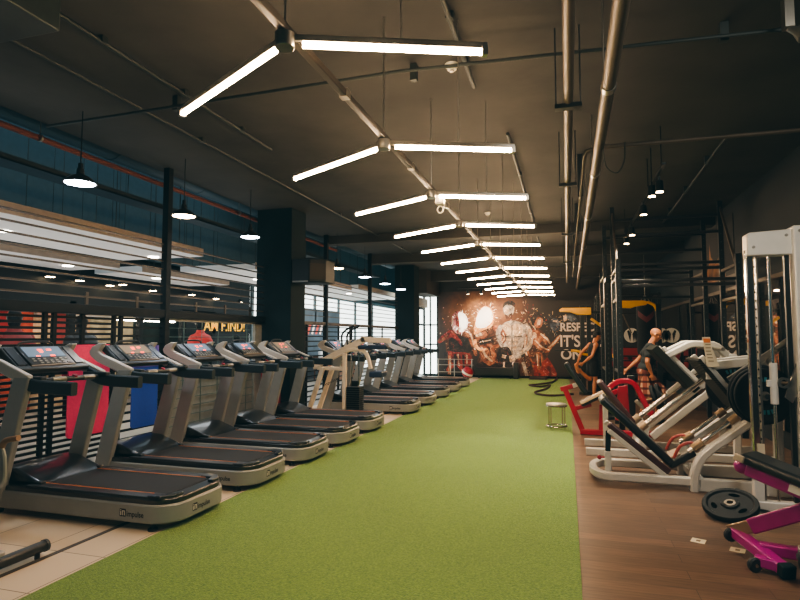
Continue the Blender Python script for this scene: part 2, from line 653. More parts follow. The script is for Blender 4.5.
# shop partition behind, with lit bays
shop = mat('dark shop interior', '#2a1f1b', .8, 0, .3, 2)
for k, (y0, y1, c) in enumerate(((-3, 9.3, '#7a3526'), (9.3, 10.8, '#8a7258'), (10.8, 12.2, '#7d7460'), (12.2, 15.6, '#1a2322'))):
    mb = MB(); mb.box2((SX - 1.6, y0, 0), (SX - 1.5, y1, 3.3))
    struct(mb.build('wall_shop', mat('shop back wall', c, .85, 0, .5, 2.2, spec=.1)))
mb = MB(); mb.box2((SX - .1, -3, 2.2), (SX, 13.6, 3.4))
struct(mb.build('trim_2', M['lattice']))
for y in (-1, 1.2, 3.4, 5.2, 7.3, 8.9, 10.8, 12.3, 13.6):
    mb = MB(); mb.box2((SX - .1, y - .07, 0), (SX, y + .07, 2.32))
    struct(mb.build('trim_3', M['lattice']))
# bright hall facade further along
wn = thing('window_3', None, None, (SX, 18, 0)); struct(wn)
mb = MB((SX, 18, 0)); mb.box2((SX - .1, 15.6, .1), (SX - .06, 32, 3.2)); mb.build('pane', emis('daylight facade', '#e9efeb', 2.2), wn)
mb = MB((SX, 18, 0))
for y in (15.6, 18.0, 20.2, 22.6, 24.6, 27):
    mb.box2((SX - .06, y - .06, 0), (SX + .02, y + .06, 3.35))
mb.build('mullion', mat('grey mullion', '#4f5d60', .5), wn)
mb = MB(); mb.box2((SX - .05, 18.6, .0), (SX + .02, 22.6, 2.7))
struct(mb.build('wall_hoarding', mat('blue grey hoarding', '#56626c', .7, 0, .2, 1.2)))

# suspended white panels over the hall, each with its recessed lights
pan = mat('white ceiling board', '#e2e2e0', .7, 0, .03)
pedge = mat('warm board edge', '#a39280', .6)
def panel(label, x0, x1, y0, y1, z, lights):
    t = thing('suspended_ceiling_panel', label, 'ceiling panel', ((x0 + x1) / 2, (y0 + y1) / 2, z), group='white boards over the shopping hall')
    o = ((x0 + x1) / 2, (y0 + y1) / 2, z)
    MB(o).box2((x0, y0, z), (x1 - .02, y1, z + .12)).build('board', pan, t)
    MB(o).box2((x1 - .02, y0, z), (x1, y1, z + .14)).build('edge_strip', pedge, t)
    for lx, ly in lights:
        MB(o).cyl((lx, ly, z - .012), (lx, ly, z), .09, n=14).build('recessed_light', emis('recessed glow', '#fff6e6', 14), t)
    for yy in (y0 + .4, (y0 + y1) / 2, y1 - .4):
        for xx in (x0 + .2, x1 - .2):
            MB(o).cyl((xx, yy, z + .12), (xx, yy, 6.2), .008, n=6).build('hanger_wire', M['dark_pipe'], t)
panel('longest white board over the hall, beside the slatted screen', -7.9, -6.15, -1, 8.45, 3.02, [(-7.2, 5.6), (-7.0, 8.2), (-7.0, 3.4)])
panel('white board hanging past the dark gap, lower than the longest board', -9.3, -8.1, 5.0, 8.6, 2.9, [(-8.8, 6.4), (-8.7, 8.0)])
panel('white board past the column, beside the slatted screen', -8.0, -6.15, 10.2, 15.6, 3.0, [(-7.2, 12.0), (-7.0, 14.0)])
panel('white board over the hall behind the shop window', -9.3, -8.1, 9.2, 12.2, 2.9, [(-8.7, 10.3)])
panel('white board at the daylight end of the hall', -8.6, -6.15, 16.2, 21.5, 3.1, [(-7.2, 18.0)])

# fluorescent fittings inside the shops
for k, y in enumerate((6.9, 7.9, 9.1, 10.0, 10.8, 11.6, 12.4)):
    t = thing('ceiling_batten_light', 'white batten light glowing inside the shops across the hall', 'ceiling light', (SX - .7, y, 2.03), group='batten lights in the shops')
    MB((SX - .7, y, 2.03)).box2((SX - .74, y - .42, 2.03), (SX - .66, y + .42, 2.08)).build('housing', M['white'], t)
    MB((SX - .7, y, 2.03)).box2((SX - .73, y - .4, 1.995), (SX - .67, y + .4, 2.03)).build('tube', emis('batten glow', '#fff0d8', 45), t)

# garments on stands
def garment(x, y, z, c, label, s=1.):
    t = thing('mannequin', label, 'clothes display', (x, y, 0))
    o = (x, y, 0)
    mb = MB(o)
    mb.lathe([(0, z + .62 * s), (.07 * s, z + .62 * s), (.09 * s, z + .56 * s), (.2 * s, z + .5 * s), (.25 * s, z + .4 * s), (.22 * s, z + .2 * s), (.24 * s, z), (0, z)], (x, y, 0), 14)
    for sgn in (-1, 1):
        mb.caps((x, y + sgn * .22 * s, z + .46 * s), (x + .03, y + sgn * .3 * s, z + .02 * s), .075 * s, .055 * s, 10)
    mb.build('jacket', mat('jacket cloth', c, .7, 0, .2, 8), t)
    MB(o).lathe([(0, z + .86 * s), (.07 * s, z + .82 * s), (.095 * s, z + .74 * s), (.07 * s, z + .64 * s), (.045 * s, z + .6 * s)], (x, y, 0), 12).build('head', M['lattice'], t)
    MB(o).cyl((x, y, .02), (x, y, z + .05), .02, n=8).build('pole', M['steel'], t)
    MB(o).cyl((x, y, 0), (x, y, .02), .17, n=18).build('base', M['steel'], t)
garment(-8.8, 7.1, 1.0, '#6d1a16', 'mannequin in a dark red jacket behind the first treadmill console', 1.25)
garment(-8.7, 8.35, 1.0, '#171b1d', 'mannequin in a black jacket behind the red mat', 1.2)
garment(-8.3, 11.35, 1.05, '#b02a24', 'mannequin in a red jacket behind the framed shop window', 1.15)
garment(-8.3, 12.9, .85, '#5d3a30', 'mannequin in a brown jacket beside the yellow shop lettering', .95)
# yellow shop lettering
t = thing('shop_sign', 'yellow shop lettering seen through the framed window', 'sign', (SX + .02, 13.3, 1.9))
lettering('letters', 'YAM F.IND!', .42, emis('yellow sign letters', '#d09a22', .8), t, (.02, -.5, -.12), (PI / 2, 0, PI / 2), width=2.3, bold=.008)
MB((SX + .02, 13.3, 1.9)).box2((SX - .06, 12.4, 1.7), (SX, 15.5, 2.3)).build('board', M['lattice'], t)
# red banners of the first shop
for y, c, w, lab in ((7.75, '#a3241f', .45, 'red shop banner beside the red jacket'), (9.0, '#98352b', .45, 'red shop banner beside the black jacket'), (6.2, '#7a2a22', .8, 'dull red shop banner past the first console')):
    t = thing('hanging_banner', lab, 'banner', (SX - .4, y, 1.1), group='red banners in the shop')
    MB((SX - .4, y, 1.1)).box2((SX - .42, y - w / 2, 1.1), (SX - .4, y + w / 2, 2.1)).build('cloth', mat('banner cloth', c, .8, 0, .25, 5), t)
    MB((SX - .4, y, 1.1)).cyl((SX - .41, y - w / 2, 2.1), (SX - .41, y + w / 2, 2.1), .015, n=8).build('rod', M['steel'], t)
# poster hoarding with reddish glow past the column, and a desk with a person in white
t = thing('wall_poster', 'red and white poster on the grey hoarding past the column', 'poster', (SX + .04, 20.4, 1.7))
MB((SX + .04, 20.4, 1.7)).box2((SX + .03, 18.9, .9), (SX + .045, 22.2, 2.2)).build('sheet', mat('slate poster', '#4d5a66', .6, 0, .3, 2), t)
mb = MB((SX + .04, 20.4, 1.7))
for k in range(5):
    y = 19.4 + k * .36
    mb.flat([(SX + .05, y, 1.72), (SX + .05, y + .14, 1.7), (SX + .05, y + .4, 2.14), (SX + .05, y + .22, 2.16)], k % 2)
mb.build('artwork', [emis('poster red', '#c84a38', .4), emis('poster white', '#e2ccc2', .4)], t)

# ---- column furniture: fire cabinet, speaker
t = thing('fire_cabinet', 'narrow red fire cabinet standing against the first dark column', 'cabinet', (-5.62, 9.62, 0))
o = (-5.62, 9.62, 0)
MB(o).box2((-5.68, 9.66, .02), (-5.3, 9.77, 1.05)).build('body', M['red'], t, bevel=.008)
MB(o).box2((-5.65, 9.65, .1), (-5.33, 9.662, 1.0)).build('door', mat('red door', '#98222c', .4), t)
MB(o).box2((-5.36, 9.635, .5), (-5.34, 9.65, .62)).build('handle', M['chrome'], t)

t = thing('wall_speaker', 'large black wedge loudspeaker bracketed to the first dark column', 'speaker', (-4.86, 9.8, 2.6))
o = (-4.86, 9.8, 2.6)
mb = MB(o)
mb.prism([(-5.03, 9.62), (-4.66, 9.62), (-4.42, 9.85), (-4.42, 10.3), (-5.03, 10.3)], 'z', 2.64, 3.1)
mb.build('cabinet', mat('speaker cabinet', '#0d1719', .6, 0, .15), t, bevel=.025)
mb = MB(o); mb.prism([(-4.64, 9.605), (-4.415, 9.825), (-4.405, 9.81), (-4.63, 9.59)], 'z', 2.7, 3.0); mb.build('side_grille', mat('brown speaker cloth', '#30291f', .7, 0, .2, 50), t)
MB(o).box2((-5.0, 9.605, 2.64), (-4.68, 9.62, 2.67)).build('trim_strip', M['steel'], t)
MB(o).box2((-5.13, 9.9, 2.75), (-5.02, 10.1, 2.95)).build('bracket', M['black_metal'], t)

# ---- foam mats hung on the screen
def hung_mat(label, y0, y1, z0, z1, m, m2=None):
    t = thing('hanging_exercise_mat', label, 'exercise mat', (LX + .06, (y0 + y1) / 2, z1))
    o = (LX + .06, (y0 + y1) / 2, z1)
    poly = rrect(y0, z0, y1, z1, .05, 4)
    MB(o).prism(poly, 'x', LX + .04, LX + .055, 0).build('front_flap', m, t)
    mb = MB(o); mb.box2((LX - .05, y0 + .01, z1 - .02), (LX + .055, y1 - .01, z1 + .005)); mb.box2((LX - .06, y0 + .01, z1 - .4), (LX - .045, y1 - .01, z1))
    mb.build('back_flap', m2 or m, t)
hung_mat('bright red foam mat hung over the slatted screen', 5.28, 5.9, .4, 1.5, M['red_mat'])
hung_mat('blue foam mat with violet light on its upper end hung over the slatted screen', 6.3, 6.8, .36, 1.48, M['blue_mat'], M['blue_mat_lit'])
bm_root = [o for o in bpy.data.objects if o.get('label', '').startswith('blue foam mat')][0]
MB(bm_root.location).box2((LX + .054, 6.3, 1.18), (LX + .058, 6.8, 1.485)).build('upper_lit_band', M['blue_mat_lit'], bm_root)
# ================================================================== CEILING FIXTURES
LH = 3.1
NX = -1.34
ORD = ['first chevron light, closest to the camera end of the chrome spine', 'second chevron light along the chrome spine', 'third chevron light along the chrome spine, beside the white hook sensor',
       'fourth chevron light along the chrome spine', 'fifth chevron light along the chrome spine', 'sixth chevron light along the chrome spine',
       'seventh chevron light along the chrome spine', 'eighth chevron light along the chrome spine', 'ninth chevron light along the chrome spine',
       'tenth chevron light along the chrome spine', 'eleventh chevron light, last but one before the mural', 'last chevron light of the spine, in front of the mural']
def chevron():
    t = thing('chevron_pendant_light', ORD[0], 'ceiling light', (NX, 2.46, LH), group='chevron lights along the ceiling spine')
    n0 = Vector((0, 0, 0))
    mb = MB()
    mb.cyl((0, 0, -.045), (0, 0, .034), .05, n=16)
    mb.build('connector', M['steel'], t, bevel=.005)
    for e in ((-1.09, .61, 0), (.97, .375, 0)):
        e = Vector(e)
        d = e.normalized()
        mb = MB(); mb.bar(d * .05 + Vector((0, 0, .012)), e + Vector((0, 0, .012)), .02, .036); mb.build('tube_housing', M['steel'], t, bevel=.004)
        mb = MB(); mb.tube([d * .09 + Vector((0, 0, -.022)), e - d * .03 + Vector((0, 0, -.022))], .017, 10); mb.build('light_tube', M['tube'], t)
        mb = MB(); mb.bar(e - d * .03 + Vector((0, 0, -.018)), e + Vector((0, 0, -.018)), .042, .046); mb.build('end_cap', M['steel'], t)
    mb = MB(); mb.cyl((0, 0, .081), (0, 0, CEIL - LH - .002), .005, n=6); mb.build('suspension_wire', M['steel'], t)
    mb = MB(); mb.cyl((.55, .21, .03), (.55, .21, CEIL - LH - .002), .003, n=6); mb.build('suspension_wire', M['steel'], t)
    return t
ch0 = chevron()
for i in range(12):
    o = ch0 if i == 0 else dup(ch0)
    o.location = (NX, 2.46 + 1.6 * i, LH)
    o['label'] = ORD[i]
t = thing('light_spine', 'long chrome spine rail joining the chevron lights', 'light rail', (NX, 1, LH))
MB((NX, 1, LH)).box2((NX - .022, .6, LH + .035), (NX + .022, 20.4, LH + .08)).build('rail', mat('bronze rail', '#2f2a23', .5, .3), t, bevel=.006)
for k in range(11):
    y = 2.46 + .8 + k * 1.6
    MB((NX, 1, LH)).box2((NX - .028, y - .03, LH + .03), (NX + .028, y + .03, LH + .086)).build('sleeve', M['steel'], t)

# pipes under the ceiling
t = thing('ceiling_pipe', 'straight grey pipe under the ceiling above the turf edge', 'pipe', (.045, 2, 3.5))
o = (.045, 2, 3.5)
MB(o).cyl((.045, -1.9, 3.5), (.045, 20.2, 3.5), .038, n=14).build('pipe', M['conduit'], t)
for y in (4.62, 7.05, 10.5, 14.5):
    MB(o).box2((-.06, y - .04, 3.44), (.15, y + .04, 3.475)).build('hanger', M['black_metal'], t)
    for x in (-.05, .14):
        MB(o).cyl((x, y, 3.46), (x, y, CEIL), .006, n=6).build('hanger_rod', M['black_metal'], t)
t = thing('ceiling_pipe', 'thick round pipe slung slightly askew with loose wire ties', 'pipe', (.38, 2, 3.45))
o = (.38, 2, 3.45)
MB(o).cyl((.3, -1.9, 3.45), (.41, 22.3, 3.45), .05, n=16).build('pipe', M['conduit'], t)
for y in (2.0, 4.3, 6.6, 9.0, 12, 15):
    x = .31 + .0045 * y
    MB(o).cyl((x, y - .04, 3.45), (x, y + .04, 3.45), .056, n=16).build('coupling', M['steel'], t)
    MB(o).cyl((x - .03, y, 3.49), (x - .03, y, CEIL), .005, n=6).build('hanger_wire', M['steel'], t)
MB(o).tube(smooth_path([(.36, 5.6, 3.42), (.4, 5.7, 3.25), (.5, 5.75, 3.2), (.58, 5.9, 3.35), (.6, 6.0, 3.58)]), .006, 6).build('loose_wire', M['dark_pipe'], t)
t = thing('conduit_pipe', 'thin conduit turning from the turf edge across to the mirror side', 'pipe', (.21, 6.1, 3.58))
o = (.21, 6.1, 3.58)
MB(o).tube([(.215, 19, 3.55), (.215, 6.25, 3.55), (.24, 6.12, 3.56), (.35, 6.1, 3.58), (2.97, 6.2, 3.6)], .022, 10).build('pipe', M['conduit'], t)
for y in (8, 11, 14):
    MB(o).box2((.18, y - .02, 3.53), (.25, y + .02, CEIL - .006)).build('clip', M['black_metal'], t)
for nm, lab, pts, r in (
    ('conduit_pipe', 'thin cable conduit crossing the whole ceiling before the second chevron', [(-5.6, 4.8, 3.98), (-1.4, 4.68, 3.98), (2.97, 4.95, 3.98)], .016),
    ('conduit_pipe', 'slim dark conduit running along the ceiling from the air duct', [(-3.7, 2.95, 4.08), (-3.72, 6.5, 4.08)], .02),
    ('conduit_pipe', 'long slim conduit along the ceiling above the treadmills', [(-4.4, 2.95, 4.08), (-4.4, 18, 4.08)], .016),
    ('conduit_pipe', 'short dark conduit by the smoke detector', [(-.82, 2.9, 4.08), (-.84, 5.4, 4.08)], .022),
    ('conduit_pipe', 'dark conduit along the ceiling past the fire sprinkler heads', [(-.65, 6.8, 4.08), (-.66, 16, 4.08)], .02),
    ('conduit_pipe', 'diagonal conduit high above the racks', [(1.9, 7.5, 4.02), (2.0, 13, 4.02)], .02)):
    t = thing(nm, lab, 'pipe', pts[0])
    MB(pts[0]).tube(pts, r, 8).build('pipe', M['dark_pipe'], t)
    a, b2 = Vector(pts[0]), Vector(pts[-1])
    for k in (.2, .5, .8):
        p = a.lerp(b2, k)
        MB(pts[0]).box2((p.x - .03, p.y - .03, p.z - .01), (p.x + .03, p.y + .03, CEIL - .006)).build('clip', M['dark_pipe'], t)
t = thing('sprinkler_pipe', 'dull orange sprinkler pipe running outside the slatted screen', 'pipe', (-5.92, 4, 3.95))
o = (-5.92, 4, 3.95)
MB(o).cyl((-5.92, -1.9, 3.95), (-5.98, 14.0, 3.95), .036, n=12).build('pipe', M['orange_pipe'], t)
for y in (2.0, 5.0, 7.2, 9.2):
    MB(o).cyl((-5.93, y, 3.95), (-5.93, y, 6.2), .006, n=6).build('hanger_rod', M['steel'], t)
    MB(o).cyl((-5.93, y - .015, 3.95), (-5.93, y + .015, 3.95), .046, n=12).build('clamp', M['steel'], t)
t = thing('air_duct', 'round blue grey air duct above the shopping hall boards', 'duct', (-6.35, 5, 4.45))
o = (-6.35, 5, 4.45)
dm = mat('blue grey duct', '#2a4654', .55, .1, .1, 2)
MB(o).cyl((-6.35, -1.9, 4.45), (-6.35, 20.2, 4.45), .26, n=24).build('duct', dm, t)
for y in range(0, 20, 2):
    MB(o).cyl((-6.35, y + .5, 4.45), (-6.35, y + .54, 4.45), .267, n=24).build('joint_band', dm, t)
    MB(o).cyl((-6.35, y + .52, 4.7), (-6.35, y + .52, 6.2), .008, n=6).build('hanger_rod', M['dark_pipe'], t)
t = thing('cable_tray', 'dark cable tray under the round duct', 'tray', (-6.9, 5, 3.85))
mb = MB((-6.9, 5, 3.85)); mb.box2((-7.1, -1.9, 3.84), (-6.75, 20, 3.86)); mb.box2((-7.1, -1.9, 3.84), (-7.09, 20, 3.92)); mb.box2((-6.76, -1.9, 3.84), (-6.75, 20, 3.92)); mb.build('tray', mat('teal dark tray', '#14242a', .6, .1), t)
for y in (1.5, 4.5, 7.5, 11, 15):
    mb = MB((-6.9, 5, 3.85)); mb.cyl((-6.95, y, 3.86), (-6.95, y, 6.2), .007, n=6); mb.build('hanger_rod', M['dark_pipe'], t)
t = thing('ventilation_box', 'dark square ventilation box hung from the ceiling corner', 'duct', (-4.2, 2, 3.7))
o = (-4.2, 2, 3.7)
MB(o).box2((-5.1, -.2, 3.68), (-3.28, 2.88, CEIL - .005)).build('box', mat('dark grey sheet metal', '#2c3431', .5, .3, .15), t, bevel=.01)
MB(o).box2((-5.1, 1.0, 3.6), (-3.6, 2.5, 3.68)).build('outlet_collar', M['dark_pipe'], t)

# pendant lamps
PX = -5.0
def pendant():
    t = thing('pendant_lamp', '', 'lamp', (PX, 0, 3.2), group='pendant lamps over the treadmills')
    MB().lathe([(.035, .16), (.04, .1), (.1, .07), (.16, .02), (.17, 0), (.155, .0), (.09, .055), (.0, .07)], (0, 0, 0), 24).build('lamp_shade', M['shade_in'], t)
    MB().lathe([(0, .012), (.148, .012), (.148, .0), (.1, -.012), (0, -.018)], (0, 0, 0), 24).build('glow_disc', M['cool_glow'], t)
    MB().cyl((0, 0, .16), (0, 0, .8), .006, n=6).build('cord', M['black_metal'], t)
    MB().cyl((0, 0, .15), (0, 0, .22), .025, n=10).build('lamp_socket', M['black_metal'], t)
    return t
pl = pendant()
labs = ['pendant lamp hanging over the first treadmill from the exercise bike', 'pendant lamp hanging beside the tall post before the framed shop window', 'pendant lamp just before the first dark column',
        'pendant lamp just past the wall speaker, warm glow', 'pendant lamp next after the speaker lamp', 'pendant lamp between the last screen post and second column', 'pendant lamp in front of the second dark column']
for i, (y, z, w) in enumerate(((4.71, 3.25, 0), (6.42, 3.25, 1), (8.1, 3.25, 0), (11.76, 3.16, 1), (13.6, 3.15, 0), (15.3, 3.13, 0), (16.9, 3.1, 0))):
    o = pl if i == 0 else dup(pl)
    o.location = (PX, y, z)
    o['label'] = labs[i]
    if w:
        for c in o.children:
            if c.name.startswith('glow_disc'):
                c.data = c.data.copy()
                c.data.materials[0] = M['warm_glow']

# track spots above the racks
labs = ['track spotlight, first of the row over the racks', 'track spotlight just behind the first one over the racks', 'track spotlight in the middle of the row over the racks',
        'track spotlight fourth along the row over the racks', 'track spotlight at the far end of the row over the racks']
t = thing('lighting_track', 'two thin black lighting tracks over the racks', 'light rail', (1.1, 9, 3.6))
for y0, y1, x in ((7.0, 8.2, 1.12), (8.3, 12.0, 1.14)):
    MB((1.1, 9, 3.6)).box2((x - .02, y0, 3.6), (x + .02, y1, 3.63)).build('track', M['black_metal'], t)
    for y in (y0 + .2, y1 - .2):
        MB((1.1, 9, 3.6)).cyl((x, y, 3.63), (x, y, CEIL), .008, n=6).build('track_rod', M['black_metal'], t)
def spot():
    t = thing('track_spotlight', labs[0], 'lamp', (0, 0, 0), group='track spotlights over the racks')
    MB().cyl((0, 0, .0), (0, .02, .14), .05, .045, n=16).build('lamp_body', M['black_metal'], t)
    MB().cyl((0, 0, -.004), (0, 0, .004), .043, n=16).build('lens', M['warm_glow'], t)
    MB().box2((-.012, .0, .13), (.012, .03, .198)).build('arm', M['black_metal'], t)
    return t
s0 = spot()
for i, (x, y) in enumerate(((1.14, 7.5), (1.08, 7.72), (1.12, 8.86), (1.14, 10.6), (1.14, 11.55))):
    o = s0 if i == 0 else dup(s0)
    o.location = (x, y, 3.4)
    o['label'] = labs[i]
# wall-wash spots by the mural
labs2 = ['small black spotlight aimed at the fiery athlete on the mural', 'small black spotlight aimed at the bearded athlete on the mural']
for i, (x, y) in enumerate(((-3.5, 20.6), (-3.0, 20.6))):
    o = dup(s0)
    o.location = (x, y, 3.2)
    o.rotation_euler = (.5, 0, 0)
    o['label'] = labs2[i]
    o['group'] = 'spotlights aimed at the mural'
t = thing('lighting_track', 'short black lighting track in front of the mural', 'light rail', (-3.2, 20.6, 3.42))
MB((-3.2, 20.6, 3.42)).box2((-3.9, 20.62, 3.4), (-2.6, 20.7, 3.44)).build('track', M['black_metal'], t)
for x in (-3.8, -2.7):
    MB((-3.2, 20.6, 3.42)).cyl((x, 20.66, 3.44), (x, 20.66, 3.65), .01, n=6).build('track_rod', M['black_metal'], t)

# detectors
for x, y, lab in ((-.98, 4.98, 'white round smoke detector on the ceiling near the second chevron light'), (-1.5, 11.3, 'small white smoke detector on the ceiling beside the fourth chevron light')):
    t = thing('smoke_detector', lab, 'detector', (x, y, CEIL))
    MB((x, y, CEIL)).lathe([(0, 0), (.065, 0), (.065, -.02), (.045, -.03), (.045, -.05), (.02, -.06), (0, -.06)], (x, y, CEIL), 20).build('housing', M['white'], t)
    MB((x, y, CEIL)).cyl((x, y, CEIL - .07), (x, y, CEIL - .06), .022, n=14).build('sensor_tip', M['steel'], t)
t = thing('ceiling_sensor', 'white box sensor with a ring hanging under the chrome spine', 'sensor', (-1.27, 5.75, 3.04))
o = (-1.27, 5.75, 3.04)
MB(o).box2((-1.31, 5.7, 3.0), (-1.22, 5.8, 3.1)).build('housing', M['white'], t, bevel=.01)
MB(o).tube([(-1.265 + .03 * math.cos(a * PI / 8), 5.75, 2.95 + .035 * math.sin(a * PI / 8)) for a in range(16)], .008, 8, closed=True).build('ring', M['white'], t)
MB(o).cyl((-1.265, 5.75, 2.98), (-1.265, 5.75, 3.02), .01, n=8).build('stem', M['white'], t)
t = thing('ceiling_alarm_horn', 'small pale alarm horn on the ceiling edge above the racks', 'alarm', (1.62, 4.6, 3.9))
o = (1.62, 4.6, 3.75)
MB(o).lathe([(0, 0), (.02, 0), (.03, .05), (.07, .12), (.06, .12), (.0, .06)], (1.6, 4.62, 3.86), 14, axis=(.6, -.3, -.5)).build('horn', M['steel'], t)
MB(o).box2((1.57, 4.58, 3.86), (1.63, 4.66, CEIL)).build('bracket', M['steel'], t)
t.location = o

# small downlights over the shop fronts across the hall
DL = [(-9.38, 8.24, 2.74), (-9.38, 8.92, 2.73), (-9.38, 9.7, 2.7), (-9.38, 10.06, 2.75), (-9.38, 11.0, 2.69), (-9.38, 12.44, 2.7), (-9.38, 13.5, 2.66), (-9.38, 14.7, 2.64)]
dl = None
for i, (x, y, z) in enumerate(DL):
    lab = 'small downlight hanging over the shop fronts across the hall'
    if dl is None:
        dl = thing('hanging_downlight', lab, 'lamp', (x, y, z), group='downlights over the shop fronts')
        MB().lathe([(.02, .1), (.05, .08), (.08, .03), (.09, 0), (.08, 0), (0, .02)], (0, 0, 0), 16).build('lamp_shade', M['shade_in'], dl)
        MB().cyl((0, 0, -.006), (0, 0, .004), .078, n=16).build('glow_disc', M['warm_glow'], dl)
        MB().cyl((0, 0, .09), (0, 0, 3.45), .006, n=6).build('cord', M['black_metal'], dl)
        o = dl
    else:
        o = dup(dl)
    o.location = (x, y, z)
# ================================================================== TREADMILLS
def treadmill():
    t = thing('treadmill', '', 'treadmill', (0, 0, 0), group='treadmills in a row facing the screen')
    W = .435
    # silver deck band, rounded at the rear end
    def outline(x0, x1, w, r):
        return [(x0, -w)] + arc(x1 - r, -w + r, r, -90, 0, 8) + arc(x1 - r, w - r, r, 0, 90, 8) + [(x0, w)]
    MB().prism(outline(-1.04, .95, W, .24), 'z', .06, .215).build('deck_frame', M['silver'], t, bevel=.014)
    MB().prism(outline(-1.0, .925, W - .02, .22), 'z', .205, .262).build('deck_cover', M['gloss'], t, bevel=.014)
    mb = MB()
    mb.box2((-.55, -.29, .255), (.77, .29, .272))
    mb.cyl((.77, -.29, .262 - .03), (.77, .29, .262 - .03), .04, n=16)
    for s in (-1, 1):
        mb.box2((-.55, s * .295 - .006, .255), (.75, s * .295 + .006, .276), 1)
    mb.build('running_belt', [M['belt'], M['orange']], t)
    for s in (-1, 1):
        mb = MB(); mb.box2((-.62, s * .36 - .055, .258), (.71, s * .36 + .055, .276)); mb.build('side_rail', M['plastic'], t, bevel=.006)
        mb = MB(); mb.prism([(.69, s * .3), (.69, s * .41), (.81, s * .4), (.895, s * .3), (.895, s * .2), (.84, s * .2), (.81, s * .3)], 'z', .255, .285); mb.build('rear_cap', M['gloss'], t, bevel=.008)
    # motor hood
    mb = MB()
    mb.prism([(-1.06, .2), (-1.06, .36), (-1.0, .4), (-.82, .395), (-.55, .3), (-.5, .262), (-.5, .2)], 'y', -.36, .36)
    mb.build('motor_hood', M['gloss'], t, bevel=.025, seg=3)
    for s in (-1, 1):
        mb = MB(); mb.box2((-.82, s * .33 - .03, .2), (-.5, s * .33 + .03, .3)); mb.build('hood_edge', M['plastic'], t, bevel=.01)
    # uprights and console brackets
    for s in (-1, 1):
        y = s * .42
        mb = MB()
        mb.prism([(-1.09, .06), (-.89, .06), (-.62, 1.12), (-.59, 1.24), (-.77, 1.24), (-.81, 1.12)], 'y', y - .032, y + .032)
        mb.build('upright', M['silver'], t, bevel=.012)
        out = [(-.72, 1.24), (-.76, 1.22), (-1.1, 1.315), (-1.16, 1.36), (-1.18, 1.42), (-1.15, 1.475), (-1.08, 1.51), (-1.04, 1.515), (-1.035, 1.49), (-1.09, 1.455), (-1.1, 1.43), (-1.07, 1.40), (-.7, 1.24)]
        out = [(-.64, 1.2), (-.76, 1.2), (-1.08, 1.32), (-1.17, 1.385), (-1.19, 1.43), (-1.15, 1.49), (-1.06, 1.53), (-.99, 1.53), (-1.03, 1.47), (-1.05, 1.44), (-1.02, 1.41), (-.6, 1.25)]
        MB().prism(out, 'y', y - .03, y + .03).build('console_bracket', M['silver_light'], t, bevel=.012)
        # hand rail: dips from the bracket then runs level toward the user
        yr = s * .4
        pts = [(-.78, yr, 1.235), (-.7, yr, 1.2), (-.6, yr, 1.165), (-.48, yr, 1.15), (-.3, yr, 1.145), (-.12, yr, 1.14)]
        mb = MB(); mb.tube(smooth_path(pts, 4), .05, sq=(.066, .118), up=(0, 0, 1)); mb.build('handrail', M['railgrip'], t)
        mb = MB(); mb.box2((-.8, yr - .06 if s > 0 else yr - .005, 1.2), (-.5, yr + .005 if s > 0 else yr + .06, 1.24)); mb.build('rail_cap', M['plastic'], t, bevel=.01)
    # console
    d = Vector((.26, 0, -.21)).normalized()
    nrm = Vector((.21, 0, .26)).normalized()
    c = Vector((-.9, 0, 1.375))
    R = Matrix((( d.x, 0, nrm.x), (0, 1, 0), (d.z, 0, nrm.z)))
    def P(u, v, w=0):
        return c + d * u + Vector((0, v, 0)) + nrm * w
    MB().box(P(-.03, 0, -.02), (.34, .78, .07), R).build('console', M['plastic'], t, bevel=.015)
    MB().box(P(.135, 0, .0), (.05, .79, .05), R).build('console_lip', M['plastic'], t, bevel=.012)
    mb = MB(); mb.box(P(-.04, 0, .022), (.28, .5, .02), R); mb.build('display_panel', M['gloss'], t, bevel=.008)
    mb = MB(); mb.box(P(-.085, 0, .033), (.15, .42, .004), R); scr = mb.build('screen', M['screen_blue'], t)
    for k, (u, v, a, b2) in enumerate(((-.11, -.03, .02, .05), (-.11, .07, .02, .05), (-.085, -.03, .02, .04), (-.02, .06, .016, .05), (-.02, -.1, .014, .04))):
        mb = MB(); mb.box(P(u, v, .036), (a, b2, .003), R); mb.build('red_digit', M['led_red'], scr)
    mb = MB()
    for a in range(3):
        for b2 in range(7):
            if (a, b2) in ((0, 3), (2, 0), (1, 6)):
                continue
            mb.box(P(.02 + a * .03, -.18 + b2 * .06, .034), (.016, .032, .006), R)
    mb.build('control_keys', M['key'], t)
    for s in (-1, 1):
        mb = MB(); mb.box(P(-.04, s * .32, .016), (.26, .1, .02), R); mb.build('bottle_tray', M['gloss'], t, bevel=.008)
    mb = MB(); mb.box(P(.108, 0, .026), (.016, .5, .012), R); mb.build('reading_ledge', mat('tan ledge', '#6d5b43', .5), t)
    mb = MB(); mb.tube(smooth_path([P(-.2, -.2, .0), P(-.225, -.14, .04), P(-.225, .14, .04), P(-.2, .2, .0)], 4), .012, 8); mb.build('rack_bar', M['plastic'], t)
    # pulse bar below the console
    mb = MB(); mb.tube([(-.66, -.4, 1.19), (-.56, -.26, 1.2), (-.54, 0, 1.2), (-.56, .26, 1.2), (-.66, .4, 1.19)], .024, 10); mb.build('cross_handle', M['plastic'], t)
    for s in (-1, 1):
        mb = MB(); mb.cyl((-.55, s * .1, 1.2), (-.558, s * .24, 1.2), .027, n=12); mb.build('pulse_grip', M['steel'], t)
    mb = MB(); mb.cyl((-.545, 0, 1.21), (-.535, 0, 1.235), .024, n=14); mb.build('stop_button', M['led_red'] if False else M['red'], t)
